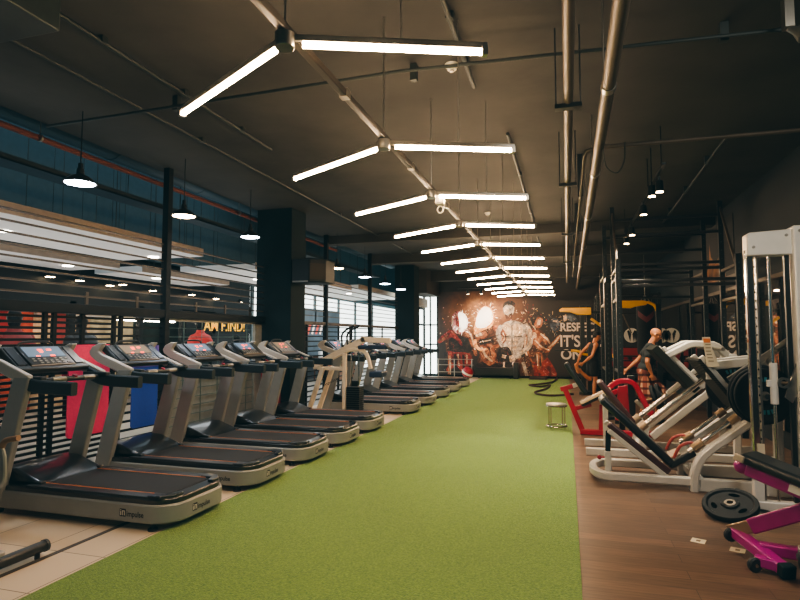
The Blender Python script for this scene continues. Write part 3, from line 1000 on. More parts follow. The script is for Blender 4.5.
    # feet and wheels
    for s in (-1, 1):
        mb = MB(); mb.cyl((.74, s * .385, .0), (.74, s * .385, .018), .04, n=14); mb.cyl((.74, s * .385, .018), (.74, s * .385, .08), .014, n=8); mb.build('levelling_foot', M['rubber'], t)
        mb = MB(); mb.cyl((-.93, s * .4 - .02, .035), (-.93, s * .4 + .02, .035), .035, n=16); mb.build('transport_wheel', M['rubber'], t)
    # logos on the side and the rear band
    for loc, rot, s in (((.52, -W - .0015, .118), (PI / 2, 0, 0), 1), ((.9515, -.08, .118), (PI / 2, 0, PI / 2), 1)):
        R2 = Euler(rot).to_matrix()
        def Q(u, v, w=0):
            return Vector(loc) + R2 @ Vector((u, v, w))
        e = MB()
        e.flat([Q(-.075, -.012), Q(-.012, -.012), Q(-.012, .052), Q(-.075, .052)], 0)
        for a, b2, c2, d2 in ((-.068, -.002, -.058, .03), (-.068, .036, -.058, .044), (-.05, -.002, -.041, .036), (-.05, .03, -.022, .038), (-.03, -.002, -.021, .036)):
            e.flat([Q(a, b2, .001), Q(c2, b2, .001), Q(c2, d2, .001), Q(a, d2, .001)], 1)
        lg = e.build('logo', [M['ink'], M['white']], t, recalc=False)
        lettering('logo_lettering', 'impulse', .062, M['ink'], lg, Q(-.004, -.006, 0), rot, width=.17, bold=.0015)
    return t
TL = ['treadmill beside the exercise bike, its console in front of the red mat',
      'second treadmill from the exercise bike, its console in front of the blue mat',
      'third treadmill from the exercise bike, in front of the framed shop window with yellow lettering',
      'fourth treadmill from the exercise bike, beside the red fire cabinet',
      'fifth treadmill from the exercise bike, between the first dark column and cream cable machine',
      'first treadmill past the cream cable machine',
      'second treadmill past the cream cable machine',
      'third treadmill past the cream cable machine',
      'last but one treadmill before the mural wall',
      'treadmill at the mural end of the row']
tm = treadmill()
for i, y in enumerate((4.36, 5.6, 6.82, 8.0, 9.24, 11.6, 13.1, 14.75, 16.4, 18.0)):
    o = tm if i == 0 else dup(tm)
    o.location = (-4.06 if i < 5 else -4.0, y, 0)
    o['label'] = TL[i]
    if i in (1, 4):
        for c in o.children:
            if c.name.startswith('screen'):
                c.data = c.data.copy(); c.data.materials[0] = M['screen_tan']

# ================================================================== EXERCISE BIKE at the frame's edge
t = thing('exercise_bike', 'black and silver recumbent exercise bike with a low seat before the treadmills', 'exercise bike', (-4.3, 2.95, 0))
o = (-4.3, 2.95, 0)
for x, y0, y1 in ((-3.7, 2.62, 3.3), (-5.0, 2.7, 3.2)):
    mb = MB(o); mb.cyl((x, y0, .075), (x, y1, .075), .04, n=18); st = mb.build('stabilizer', M['vinyl'], t)
    for y in (y0 + .06, y1 - .06):
        mb = MB(o); mb.cyl((x, y, .0), (x, y, .045), .018, n=10); mb.build('foot', M['rubber'], st)
    for y in (y0, y1):
        mb = MB(o); mb.cyl((x, y - .012, .075), (x, y + .012, .075), .044, n=18); mb.build('end_cap', M['plastic'], st)
mb = MB(o); mb.bar((-3.7, 2.95, .1), (-5.0, 2.95, .14), .1, .09); mb.build('main_beam', M['silver'], t, bevel=.012)
mb = MB(o); mb.bar((-4.2, 2.95, .12), (-4.18, 2.95, .46), .09, .08, up=(0, 1, 0)); mb.build('seat_post', M['silver'], t, bevel=.01)
mb = MB(o); mb.box((-4.2, 2.92, .5), (.42, .4, .09)); mb.build('seat', M['vinyl'], t, bevel=.035, seg=3)
mb = MB(o); mb.bar((-4.06, 2.92, .55), (-3.98, 2.92, .98), .36, .08, up=(1, 0, 0)); mb.build('backrest', M['vinyl'], t, bevel=.03, seg=3)
for s in (-1, 1):
    y = 2.95 + s * .27
    mb = MB(o); mb.tube(smooth_path([(-4.1, 2.95 + s * .1, .47), (-4.05, y, .5), (-4.03, y, .68), (-4.06, y, .78)], 5), .017, 8); h = mb.build('side_handle', M['silver'], t)
    mb = MB(o); mb.tube(smooth_path([(-4.06, y, .78), (-4.02, y, .83), (-3.9, y, .855)], 4), .022, 10); mb.build('hand_grip', mat('tan foam grip', '#9a7a5c', .7), h)
mb = MB(o); mb.prism([(-5.1, .16), (-4.55, .16), (-4.5, .55), (-4.7, .72), (-5.0, .7), (-5.14, .5)], 'y', 2.83, 3.07); mb.build('flywheel_cover', M['plastic'], t, bevel=.03)
mb = MB(o); mb.cyl((-4.7, 2.75, .42), (-4.7, 3.15, .42), .02, n=10); mb.bar((-4.7, 2.77, .42), (-4.58, 2.77, .3), .03, .03); mb.bar((-4.7, 3.13, .42), (-4.82, 3.13, .54), .03, .03); mb.build('crank', M['steel'], t)
for x, y, z in ((-4.58, 2.71, .3), (-4.82, 3.19, .54)):
    mb = MB(o); mb.box((x, y, z), (.1, .1, .03)); mb.build('pedal', M['rubber'], t, bevel=.006)
mb = MB(o); mb.bar((-4.9, 2.95, .68), (-4.82, 2.95, 1.15), .06, .06, up=(0, 1, 0)); mb.build('console_mast', M['silver'], t, bevel=.01)
mb = MB(o); mb.bar((-4.88, 2.95, 1.12), (-4.8, 2.95, 1.36), .34, .06, up=(1, 0, 0)); mb.build('console', M['plastic'], t, bevel=.02)
mb = MB(o); mb.tube(smooth_path([(-4.5, 2.72, 1.15), (-4.8, 2.72, 1.12), (-4.84, 2.95, 1.1), (-4.8, 3.18, 1.12), (-4.5, 3.18, 1.15)], 5), .016, 8); mb.build('handlebar', M['plastic'], t)

# ================================================================== CREAM CABLE MACHINE
t = thing('cable_machine', 'cream plate loaded cable machine with a slanted boom and black weight stack', 'gym machine', (-4.1, 10.5, 0))
o = (-4.1, 10.5, 0)
Y = 10.45
cm_ = M['cream']
mb = MB(o); mb.bar((-5.05, Y, .06), (-3.55, Y, .06), .09, .1); mb.build('base_beam', cm_, t, bevel=.01)
for x in (-5.0, -3.6):
    mb = MB(o); mb.bar((x, Y - .36, .05), (x, Y + .36, .05), .09, .09); mb.build('base_foot', cm_, t, bevel=.01)
for dx, dy in ((0, -.1), (.1, .16)):
    mb = MB(o); mb.bar((-5.0 + dx, Y + dy, .08), (-4.68 + dx, Y + dy, 1.0), .07, .09, up=(1, 0, 0)); mb.build('slanted_leg', cm_, t, bevel=.01)
mb = MB(o); mb.bar((-4.24, Y - .05, .08), (-4.24, Y - .05, 1.28), .07, .08, up=(1, 0, 0)); mb.build('front_post', cm_, t, bevel=.01)
mb = MB(o); mb.bar((-4.85, Y, .97), (-4.2, Y - .04, .97), .06, .07); mb.build('tie_bar', cm_, t, bevel=.008)
mb = MB(o); mb.bar((-4.95, Y, 1.0), (-3.82, Y, 1.56), .08, .13); mb.build('boom', cm_, t, bevel=.012)
mb = MB(o); mb.bar((-3.92, Y, 1.55), (-3.3, Y, 1.53), .08, .11); mb.build('boom_head', cm_, t, bevel=.012)
mb = MB(o); mb.tube(smooth_path([(-4.3, Y - .03, 1.3), (-4.0, Y - .03, 1.36), (-3.8, Y - .03, 1.28), (-3.7, Y - .03, .98)], 5), .03, sq=(.07, .07)); mb.build('lever_arm', cm_, t)
mb = MB(o)
for k in range(12):
    mb.box2((-4.17, Y - .13, .12 + k * .042), (-3.9, Y + .13, .157 + k * .042))
mb.build('weight_stack', M['black_metal'], t, bevel=.004)
mb = MB(o); mb.box2((-4.1, Y - .06, .63), (-3.97, Y + .06, .74)); mb.build('stack_head', M['black_metal'], t, bevel=.01)
for x in (-4.12, -3.96):
    mb = MB(o); mb.cyl((x, Y, .08), (x, Y, 1.34), .011, n=8); mb.build('guide_rod', M['chrome'], t)
mb = MB(o); mb.box2((-3.68, Y - .2, .82), (-3.42, Y + .16, .94)); mb.build('thigh_pad', M['navy'], t, bevel=.03, seg=3)
mb = MB(o); mb.box2((-3.95, Y - .1, 1.36), (-3.35, Y + .12, 1.44)); mb.build('chest_pad', M['navy'], t, bevel=.025, seg=3)
for dy in (-.14, .14):
    mb = MB(o); mb.tube(smooth_path([(-4.25, Y + dy, 1.4), (-4.27, Y + dy, 1.62), (-4.18, Y + dy, 1.74), (-4.0, Y + dy, 1.82)], 5), .022, 8); mb.build('grip', M['rubber'], t)
mb = MB(o); mb.box2((-4.62, Y - .045, 1.13), (-4.3, Y - .042, 1.2)); 
lettering('boom_lettering', 'impulse', .08, M['ink'], t, (-.6, -.095, .6), (PI / 2, -.46, 0), width=.36)
mb.bm.free()
# ================================================================== WEIGHT PLATES
M['hole_dark'] = mat('grip opening', '#020303', .9, 0, .1, spec=.02)
def plate_parts(o_mb, c, axis, r, th):
    c = Vector(c)
    d = Vector(axis).normalized()
    o_mb.lathe([(.03, -th / 2), (r * .3, -th / 2), (r * .34, -th * .22), (r * .78, -th * .22), (r * .84, -th / 2), (r * .97, -th / 2), (r, -th * .3),
                (r, th * .3), (r * .97, th / 2), (r * .84, th / 2), (r * .78, th * .22), (r * .34, th * .22), (r * .3, th / 2), (.03, th / 2), (.03, -th / 2)], c, 32, 0, axis)
def plate(label, c, axis, r=.225, th=.045, group=None, words=True, tilt=0):
    t = thing('weight_plate', label, 'weight plate', c, group=group)
    mb = MB(c); plate_parts(mb, c, axis, r, th); mb.build('disc', M['iron'], t)
    d, s, u = frame(axis)
    if not words:
        for k in range(3):
            a = math.radians(90 + 120 * k)
            rad = s * math.cos(a) + u * math.sin(a); tan = u * math.cos(a) - s * math.sin(a)
            mb = MB(c)
            for sg in (-1, 1):
                q = Vector(c) + rad * r * .58 + d * sg * th * .24
                mb.flat([q + tan * r * .2 * math.cos(b2 * PI / 8) + rad * r * .1 * math.sin(b2 * PI / 8) for b2 in range(16)])
            mb.build('grip_opening', M['hole_dark'], t, recalc=False)
    mb = MB(c)
    mb.lathe([(.026, -th * .55), (.045, -th * .55), (.045, th * .55), (.026, th * .55), (.026, -th * .55)], c, 20, 0, axis)
    mb.build('hub_ring', M['steel'] if words else mat('dull hub', '#5f5648', .5, .4), t)
    if words:
        for k in range(2):
            mb = MB(c)
            for j in range(5):
                a = math.radians(60 + 180 * k + j * 13)
                p = Vector(c) + (s * math.cos(a) + u * math.sin(a)) * r * .6
                for sg in (-1, 1):
                    q = p + d * sg * th * .24
                    rad = (s * math.cos(a) + u * math.sin(a)); tan = (u * math.cos(a) - s * math.sin(a))
                    mb.flat([q + rad * .022 - tan * .012, q + rad * .022 + tan * .012, q - rad * .022 + tan * .012, q - rad * .022 - tan * .012])
            mb.build('raised_mark', M['teal_ink'], t)
    return t

# ================================================================== LEG PRESS (first machine on the planks)
def leg_press(root, o, Y0, dx=0., first=True):
    """side view laid out in x-z between planes Y0 (near) and Y0+.72"""
    t = root
    fw = M['frame_white']
    Yn, Yf = Y0, Y0 + .72
    Ym = (Yn + Yf) / 2
    X = lambda x: x + dx
    def bar(name, a, b, w, h, m=fw, up=(0, 0, 1), bev=.01, par=None):
        mb = MB(o); mb.bar((X(a[0]), a[1], a[2]), (X(b[0]), b[1], b[2]), w, h, up=up)
        return mb.build(name, m, par or t, bevel=bev)
    # base loop, rounded at the user's end
    mb = MB(o)
    mb.tube([(X(1.3), Yn, .09), (X(.42), Yn, .09)] + [(X(.42 - .16 * math.sin(a * PI / 12)), Ym - (Ym - Yn) * math.cos(a * PI / 12), .09) for a in range(1, 12)] + [(X(.42), Yf, .09), (X(1.3), Yf, .09)],
            .05, sq=(.08, .09), up=(0, 0, 1))
    mb.build('base_loop', fw, t)
    for y in (Yn, Yf):
        bar('base_beam', (1.22, y, .065), (2.35, y, .065), .08, .13)
        # curved foot rising into the inclined frame
        mb = MB(o)
        mb.tube(smooth_path([(X(1.24), y, .0), (X(1.25), y, .16), (X(1.31), y, .32), (X(1.42), y, .44), (X(1.62), y, .6), (X(2.28), y, 1.13)], 5), .06, sq=(.075, .13), up=(0, 1, 0))
        mb.build('inclined_frame', fw, t)
        bar('rear_post', (2.25, y, .1), (2.25, y, 1.1), .08, .09, up=(1, 0, 0))
        # chrome guide tubes
        yy = y + (.1 if y == Yn else -.1)
        mb = MB(o); mb.cyl((X(1.22), yy, .38), (X(2.18), yy, 1.16), .024, n=14); mb.build('guide_rod', M['chrome'], t)
        mb = MB(o); mb.cyl((X(1.26), yy, .41), (X(1.36), yy, .49), .045, n=14); mb.build('guide_sleeve', M['brass'], t)
        mb = MB(o); mb.cyl((X(1.62), yy, .705), (X(1.7), yy, .77), .042, n=14); mb.build('guide_sleeve', M['brass'], t)
    bar('cross_beam', (1.3, Yn, .1), (1.3, Yf, .1), .08, .08, up=(0, 0, 1))
    bar('cross_beam', (2.22, Yn, 1.08), (2.22, Yf, 1.08), .08, .1, up=(0, 0, 1))
    # seat frame and pads
    bar('back_frame', (.42, Yn + .04, .58), (1.0, Yn + .04, .1), .05, .06)
    bar('back_frame', (.42, Yf - .04, .58), (1.0, Yf - .04, .1), .05, .06)
    mb = MB(o); mb.bar((X(.42), Yn + .06, .645), (X(1.02), Yn + .06, .16), .1, .07); mb.build('side_board', M['maroon'], t, bevel=.02, seg=3)
    mb = MB(o); mb.bar((X(.36), Ym, .9), (X(1.06), Ym, .23), .46, .085); mb.build('back_pad', M['vinyl'], t, bevel=.03, seg=3)
    mb = MB(o); mb.bar((X(1.04), Ym, .2), (X(1.3), Ym, .36), .4, .08); mb.build('seat_pad', M['vinyl'], t, bevel=.025, seg=3)
    mb = MB(o); mb.box((X(1.1), Ym, .24), (.2, .3, .12), Matrix.Rotation(-.5, 3, 'Y')); mb.build('seat_bracket', mat('tan worn bracket', '#8f7a66', .5, .2), t, bevel=.01)
    bar('adjusting_post', (.41, Yn + .1, .1), (.41, Yn + .1, .34), .06, .07, up=(1, 0, 0))
    mb = MB(o); mb.bar((X(.41), Yn + .1, .34), (X(.42), Yn + .1, .56), .05, .055, up=(1, 0, 0)); mb.build('inner_post', M['concrete_teal'], t, bevel=.006)
    mb = MB(o); mb.cyl((X(.33), Yn + .08, .27), (X(.41), Yn + .1, .27), .008, n=8); mb.ell((X(.32), Yn + .08, .27), .025); mb.build('adjusting_knob', M['red'], t)
    # red grips
    for y in (Yn + .12, Yf - .12):
        mb = MB(o); mb.tube(smooth_path([(X(1.08), y, .3), (X(1.14), y, .42), (X(1.24), y, .47), (X(1.33), y, .44)], 5), .017, 8)
        mb.build('side_grip', mat('red rubber grip', '#8d2a20', .5), t)
    # sled: foot plate, carriage arms, weight horns
    mb = MB(o)
    a, b2 = Vector((X(1.34), Ym, 1.36)), Vector((X(1.72), Ym, .84))
    mb.bar(a, b2, .62, .04)
    fp = mb.build('foot_plate', M['plate_tread'], t, bevel=.006)
    dvec = (b2 - a).normalized(); nv = Vector((dvec.z, 0, -dvec.x))
    if nv.x < 0: nv = -nv
    for y in (Ym - .2, Ym + .2):
        mb = MB(o); mb.bar(a + Vector((0, y - Ym, 0)) + nv * .05, b2 + Vector((0, y - Ym, 0)) + nv * .05, .06, .06); mb.build('plate_stay', fw, t, bevel=.008)
        mb = MB(o); mb.bar(a.lerp(b2, .2) + Vector((0, y - Ym, 0)) + nv * .06, (X(2.02), y, 1.36), .06, .09); mb.build('sled_arm', fw, t, bevel=.01)
        mb = MB(o); mb.bar(a.lerp(b2, .85) + Vector((0, y - Ym, 0)) + nv * .06, (X(2.05), y, 1.06), .06, .09); mb.build('sled_arm', fw, t, bevel=.01)
        mb = MB(o); mb.bar((X(2.02), y, 1.42), (X(2.05), y, 1.0), .06, .09, up=(1, 0, 0)); mb.build('sled_post', fw, t, bevel=.01)
    mb = MB(o); mb.cyl((X(1.86), Yn - .32, 1.02), (X(1.86), Yf + .32, 1.02), .025, n=14); mb.build('weight_horn', M['chrome'], t)
    mb = MB(o); mb.bar((X(1.62), Ym - .3, 1.15), (X(2.1), Ym - .3, 1.5), .05, .06); mb.cyl((X(2.06), Ym - .3, 1.47), (X(2.2), Ym - .3, 1.58), .035, n=12); mb.build('upper_stay', M['steel'], t)
    return fp

def tread_mat():
    m = mat('grooved foot plate', '#3a372f', .75, 0, .1, spec=.08)
    N, L = m.node_tree.nodes, m.node_tree.links
    b = N['Principled BSDF']
    tc = N.new('ShaderNodeTexCoord')
    wv = N.new('ShaderNodeTexWave')
    wv.inputs['Scale'].default_value = 16
    wv.bands_direction = 'Z'
    L.new(tc.outputs['Object'], wv.inputs['Vector'])
    bp = N.new('ShaderNodeBump')
    bp.inputs['Strength'].default_value = .8
    bp.inputs['Distance'].default_value = .01
    L.new(wv.outputs['Fac'], bp.inputs['Height'])
    L.new(bp.outputs['Normal'], b.inputs['Normal'])
    mx = N.new('ShaderNodeMix'); mx.data_type = 'RGBA'
    mx.inputs['A'].default_value = lin('#121210') + (1,)
    src = b.inputs['Base Color'].links[0].from_socket
    L.new(src, mx.inputs['B']); L.new(wv.outputs['Fac'], mx.inputs['Factor'])
    L.new(mx.outputs['Result'], b.inputs['Base Color'])
    return m
M['plate_tread'] = tread_mat()
M['brass'] = mat('worn brass sleeve', '#8e7a60', .35, .7)

o = (1.2, 6.95, 0)
t = thing('leg_press_machine', 'pale grey leg press machine with a black slanted back pad and grooved foot plate', 'gym machine', o)
leg_press(t, o, 6.6)
# warning board on the sled
mb = MB(o); mb.prism([(1.385, 1.6), (1.46, 1.6), (1.475, 1.48), (1.54, 1.29), (1.43, 1.28), (1.405, 1.46)], 'y', 6.67, 6.685); wb = mb.build('warning_board', M['paper'], t)
mb = MB(o); mb.prism([(1.392, 1.585), (1.456, 1.585), (1.462, 1.54), (1.398, 1.54)], 'y', 6.664, 6.67); mb.build('orange_heading', mat('orange heading', '#d0742c', .6), wb)
mb = MB(o)
for k in range(6):
    x, z = 1.412 + (k > 2) * .008 * (k - 2), 1.515 - k * .035
    mb.box2((x, 6.665, z), (x + .05, 6.67, z + .01))
mb.build('small_print', mat('print lines', '#7d6f55', .6), wb)
mb = MB(o); mb.bar((1.44, 6.7, 1.3), (1.44, 6.7, 1.15), .03, .05, up=(1, 0, 0)); mb.build('board_stay', M['frame_white'], t)
for k, (x, y, z, r) in enumerate(((1.86, 6.5, 1.02, .3), (1.86, 6.44, 1.02, .29), (1.86, 6.38, 1.02, .27), (1.86, 7.44, 1.02, .3))):
    plate(['black weight plate on the leg press horn, closest to the sled frame', 'black weight plate in the middle of three on the leg press horn', 'outermost black weight plate on the leg press horn beside the chrome tower',
           'black weight plate on the far end of the leg press horn'][k], (x, y, z), (0, 1, 0), r, .045, 'weight plates loaded on the leg press')

# second sled machine behind
o = (1.2, 8.55, 0)
t = thing('hack_squat_machine', 'second pale grey sled press behind the leg press, with a plain dark foot plate', 'gym machine', o)
fw = M['frame_white']
Yn, Yf = 8.15, 8.85
Ym = 8.5
mb = MB(o); mb.bar((1.12, Ym, 1.46), (1.62, Ym, .9), .66, .1); mb.build('foot_plate', mat('dark foot plate', '#1f211c', .75, 0, .1, spec=.08), t, bevel=.008)
for y in (Yn, Yf):
    mb = MB(o); mb.bar((.22, y, .05), (2.5, y, .05), .08, .1); mb.build('base_beam', fw, t, bevel=.01)
    mb = MB(o); mb.cyl((.95, y, .42), (2.0, y, 1.32), .035, n=14); mb.build('guide_rod', M['chrome'], t)
    mb = MB(o); mb.bar((.92, y, .06), (.98, y, .44), .08, .1, up=(1, 0, 0)); mb.build('front_post', fw, t, bevel=.01)
    mb = MB(o); mb.bar((1.05, y, .28), (2.0, y, 1.1), .07, .09); mb.build('inclined_frame', fw, t, bevel=.01)
    mb = MB(o); mb.bar((2.05, y, .06), (2.05, y, 1.36), .09, .08, up=(1, 0, 0)); mb.build('rear_post', fw, t, bevel=.01)
    mb = MB(o); mb.cyl((.88, y, .36), (.99, y, .455), .06, n=14); mb.build('rail_stop', mat('tan rail stop', '#93816a', .4, .5), t)
for y in (Ym - .22, Ym + .22):
    mb = MB(o); mb.tube([(1.26, y, 1.33), (1.3, y, 1.36), (1.56, y, 1.5), (1.62, y, 1.51), (1.84, y, 1.5), (1.88, y, 1.48), (2.02, y, 1.34)], .05, sq=(.09, .13), up=(0, 1, 0)); mb.build('sled_arm', fw, t)
    mb = MB(o); mb.bar((1.24, y, 1.46), (1.72, y, .93), .06, .05); mb.build('plate_stay', fw, t, bevel=.006)
for x, z in ((2.05, 1.34), (.95, .1)):
    mb = MB(o); mb.bar((x, Yn, z), (x, Yf, z), .08, .08); mb.build('cross_beam', fw, t, bevel=.01)
mb = MB(o); mb.cyl((1.85, Yn - .35, 1.45), (1.85, Yf + .35, 1.45), .025, n=12); mb.build('weight_horn', M['steel'], t)
mb = MB(o); mb.bar((.42, Ym, .98), (.85, Ym, .42), .42, .09); mb.build('back_pad', M['maroon'], t, bevel=.03, seg=3)
mb = MB(o); mb.bar((.5, Ym, .8), (.5, Ym, .06), .09, .07, up=(1, 0, 0)); mb.build('pad_post', fw, t, bevel=.01)
mb = MB(o); mb.bar((1.35, Ym + .3, .8), (2.1, Ym + .3, 1.45), .05, .06); mb.build('long_stay', fw, t, bevel=.008)
# ================================================================== RED CHEST PRESS STYLE MACHINE
o = (.6, 9.8, 0)
t = thing('plate_loaded_machine', 'red framed plate loaded machine with a tilted black pad by the turf edge', 'gym machine', o)
r_ = M['red']
Y = 9.8
mb = MB(o); mb.bar((-.03, Y, 1.17), (.28, Y, .68), .26, .085); mb.build('tilted_pad', M['vinyl'], t, bevel=.03, seg=3)
mb = MB(o); mb.bar((-.12, Y, .73), (.08, Y, .79), .07, .075); mb.build('pad_arm', r_, t, bevel=.01)
mb = MB(o); mb.bar((.07, Y, .785), (.2, Y, .84), .065, .07); mb.build('pad_sleeve', M['frame_white'], t, bevel=.008)
mb = MB(o); mb.bar((-.05, Y, .74), (.22, Y, .06), .08, .085, up=(1, 0, 0)); mb.build('slanted_post', r_, t, bevel=.01)
mb = MB(o); mb.bar((.18, Y, .05), (1.35, Y, .05), .09, .09); mb.build('base_beam', r_, t, bevel=.01)
mb = MB(o); mb.bar((.1, Y, .42), (.36, Y, .5), .07, .07); mb.bar((.5, Y, .05), (.52, Y, .5), .07, .07, up=(1, 0, 0)); mb.build('seat_support', r_, t, bevel=.008)
mb = MB(o); mb.bar((.2, Y - .05, .5), (.66, Y - .05, .75), .3, .08); mb.build('seat_pad', M['vinyl'], t, bevel=.03, seg=3)
mb = MB(o); mb.bar((.19, Y - .205, .53), (.65, Y - .205, .78), .02, .05); mb.build('seat_edge', mat('cream pad edge', '#c9ae8c', .5), t, bevel=.008)
mb = MB(o); mb.tube(smooth_path([(.56, Y - .15, .5), (.58, Y - .15, .68), (.68, Y - .15, .83), (.84, Y - .15, .9), (1.0, Y - .15, .86), (1.1, Y - .15, .68), (1.22, Y - .15, .42)], 5), .04, sq=(.085, .085), up=(0, 1, 0)); mb.build('arched_lever', r_, t)
mb = MB(o); mb.bar((.5, Y + .1, .6), (1.0, Y + .1, .8), .07, .08); mb.build('rocker_arm', r_, t, bevel=.01)
mb = MB(o); mb.prism([(.78, .8), (.92, .82), (.95, .36), (.86, .24), (.72, .26), (.74, .4)], 'y', Y - .03, Y + .03); mb.build('pivot_plate', r_, t, bevel=.01)
mb = MB(o); mb.bar((.98, Y + .02, .06), (.98, Y + .02, .98), .1, .1, up=(1, 0, 0)); mb.build('rear_post', M['black_metal'], t, bevel=.01)
mb = MB(o); mb.bar((1.16, Y - .2, .46), (1.26, Y - .2, .4), .12, .1); mb.build('lever_end', r_, t, bevel=.015)
mb = MB(o); mb.bar((1.02, Y - .15, .6), (1.32, Y - .15, .3), .05, .06); mb.build('link_arm', M['steel'], t, bevel=.008)
mb = MB(o); mb.cyl((1.2, Y + .04, .58), (1.62, Y - .06, .74), .024, n=12); mb.build('weight_horn', mat('tan worn horn', '#a48a68', .35, .6), t)
ax = Vector((.42, -.1, .16))
for k, f in enumerate((.32, .5)):
    c = Vector((1.2, Y + .04, .58)) + ax * f
    plate(['black weight plate on the red machine horn, inner one', 'black weight plate on the red machine horn, outer one'][k], tuple(c), ax, .21, .05, 'weight plates on the red machine', words=False)

# ================================================================== CHROME AND WHITE TOWER
o = (1.9, 6.1, 0)
t = thing('smith_machine', 'tall white and chrome guided barbell tower beside the leg press', 'gym machine', o)
wl = mat('white tower paint', '#d6d5d0', .35, .1, .04)
Yt = 6.0
mb = MB(o); mb.tube([(1.665, Yt, .3), (1.665, Yt, 2.42)], .0, sq=(.07, .07)); mb.build('front_upright', M['chrome'], t)
mb = MB(o); mb.box2((1.625, Yt - .04, 0.0), (1.71, Yt + .04, .3)); mb.build('upright_foot', wl, t, bevel=.008)
mb = MB(o); mb.box2((1.6, Yt - .06, .3), (1.74, Yt + .06, .36)); mb.build('foot_collar', wl, t, bevel=.008)
mb = MB(o)
for k in range(24):
    mb.cyl((1.702, Yt - .015, .5 + k * .08), (1.708, Yt - .015, .5 + k * .08), .01, n=8)
mb.build('hole_row', M['lattice'], t)
mb = MB(o); mb.box2((1.72, Yt + .0, .1), (1.735, Yt + .05, 2.4)); mb.build('rack_strip', M['steel'], t)
mb = MB(o); mb.prism([(1.635, 2.36), (1.635, 2.56), (1.66, 2.58), (2.06, 2.6), (2.06, 2.36), (1.73, 2.36)], 'y', Yt - .07, Yt + .07); mb.build('top_beam', wl, t, bevel=.01)
mb = MB(o); mb.box2((2.0, Yt - .12, .0), (2.22, Yt + .12, 2.62)); mb.build('side_column', wl, t, bevel=.012)
mb = MB(o)
for k in range(9):
    mb.box2((2.06, Yt - .135, 1.0 + k * .16), (2.11, Yt - .119, 1.03 + k * .16))
mb.build('hook_slot', M['lattice'], t)
mb = MB(o)
for x, z in ((1.69, 2.44), (1.96, 2.54), (2.05, 2.57)):
    mb.cyl((x, Yt - .13 if x > 2 else Yt - .078, z), (x, Yt, z), .014, n=10)
mb.build('bolt', M['steel'], t)
mb = MB(o); mb.cyl((1.83, Yt, .06), (1.83, Yt, 2.4), .014, n=14); mb.build('guide_rod', M['chrome'], t)
mb = MB(o); mb.cyl((1.83, Yt, .98), (1.83, Yt, 1.36), .033, n=18); mb.box2((1.77, Yt - .02, 1.14), (1.81, Yt + .02, 1.2)); mb.build('slider', wl, t, bevel=.004)
mb = MB(o); mb.cyl((1.88, Yt - .02, 1.18), (2.6, Yt - .02, 1.15), .017, n=12); mb.build('barbell', mat('worn steel bar', '#8d7a60', .3, .8), t)
mb = MB(o); mb.lathe([(.03, -.02), (.05, -.02), (.05, .02), (.03, .02), (.03, -.02)], (1.9, Yt - .03, 1.18), 16, 0, (0, 1, 0)); mb.build('bar_hook', M['steel'], t)
mb = MB(o); mb.prism([(1.9, 1.05), (2.02, 1.42), (2.1, 1.45), (2.1, 1.3), (1.96, 1.0)], 'y', Yt - .05, Yt - .03); mb.build('hook_plate', M['steel'], t)
mb = MB(o); mb.box2((1.95, Yt - .02, .05), (1.99, Yt + .02, 2.38)); mb.build('inner_upright', M['black_metal'], t)
mb = MB(o); mb.box2((1.6, Yt - .05, .0), (2.6, Yt + .05, .1)); mb.build('base_beam', wl, t, bevel=.01)
mb = MB(o); mb.box2((1.66, Yt - .05, .52), (1.72, Yt - .042, .62)); mb.build('paper_sticker', M['paper'], t)
for y0 in (7.05,):
    mb = MB(o); mb.box2((2.3, Yt, .0), (2.4, 6.5, .09)); mb.build('side_base', wl, t, bevel=.01)

# plates lying on the planks
plate('black weight plate with three grip openings, tilted on the planks before the leg press', (1.36, 5.7, .115), (-.2, -.36, 1), .225, .05, 'weight plates on the planks', words=False)
plate('black weight plate lying flat, half under the tilted plate by the tower foot', (1.57, 5.73, .025), (0, 0, 1), .2, .045, 'weight plates on the planks', words=False)
# floor stickers
for x, y, lab in ((.96, 5.0, 'small white paper sticker on the planks before the weight plates'), (1.2, 4.87, 'white paper sticker on the planks by the magenta bench wheel')):
    t = thing('floor_sticker', lab, 'sticker', (x, y, 0), rz=-.35)
    MB().box2((-.05, -.05, .0005), (.05, .05, .002)).build('paper', M['paper'], t)
    MB().box2((-.015, -.02, .002), (.015, .02, .003)).build('printed_mark', mat('sticker print', '#7d6d55', .6), t)

# ================================================================== MAGENTA BENCH
o = (1.6, 4.6, 0)
t = thing('adjustable_bench', 'magenta framed weight bench with a black pad and small wheels', 'bench', o)
p_ = M['purple']
mb = MB(o); mb.bar((1.22, 4.66, .745), (2.2, 3.85, .42), .24, .07); mb.build('pad', M['vinyl'], t, bevel=.03, seg=3)
mb = MB(o); mb.bar((1.12, 4.545, .757), (1.17, 4.505, .74), .02, .05); mb.build('pad_corner', mat('worn pad edge', '#a99a84', .5), t, bevel=.006)
mb = MB(o); mb.bar((1.23, 4.62, .67), (2.2, 3.85, .35), .14, .1); mb.ell((1.2, 4.62, .675), (.07, .05, .055)); mb.build('pad_carrier', p_, t, bevel=.015)
mb = MB(o); mb.bar((1.4, 4.39, .6), (1.55, 4.27, .55), .012, .05); mb.build('label_strip', M['white'], t)
mb = MB(o); mb.bar((1.28, 4.78, .215), (1.7, 4.44, .52), .1, .11); mb.build('front_leg', p_, t, bevel=.012)
mb = MB(o); mb.bar((1.16, 4.88, .135), (1.3, 4.765, .228), .08, .09); mb.build('leg_sleeve', mat('tan metal sleeve', '#9b8268', .35, .5), t, bevel=.008)
mb = MB(o); mb.bar((1.18, 4.86, .14), (1.36, 4.4, .055), .085, .075); mb.build('front_foot', p_, t, bevel=.012)
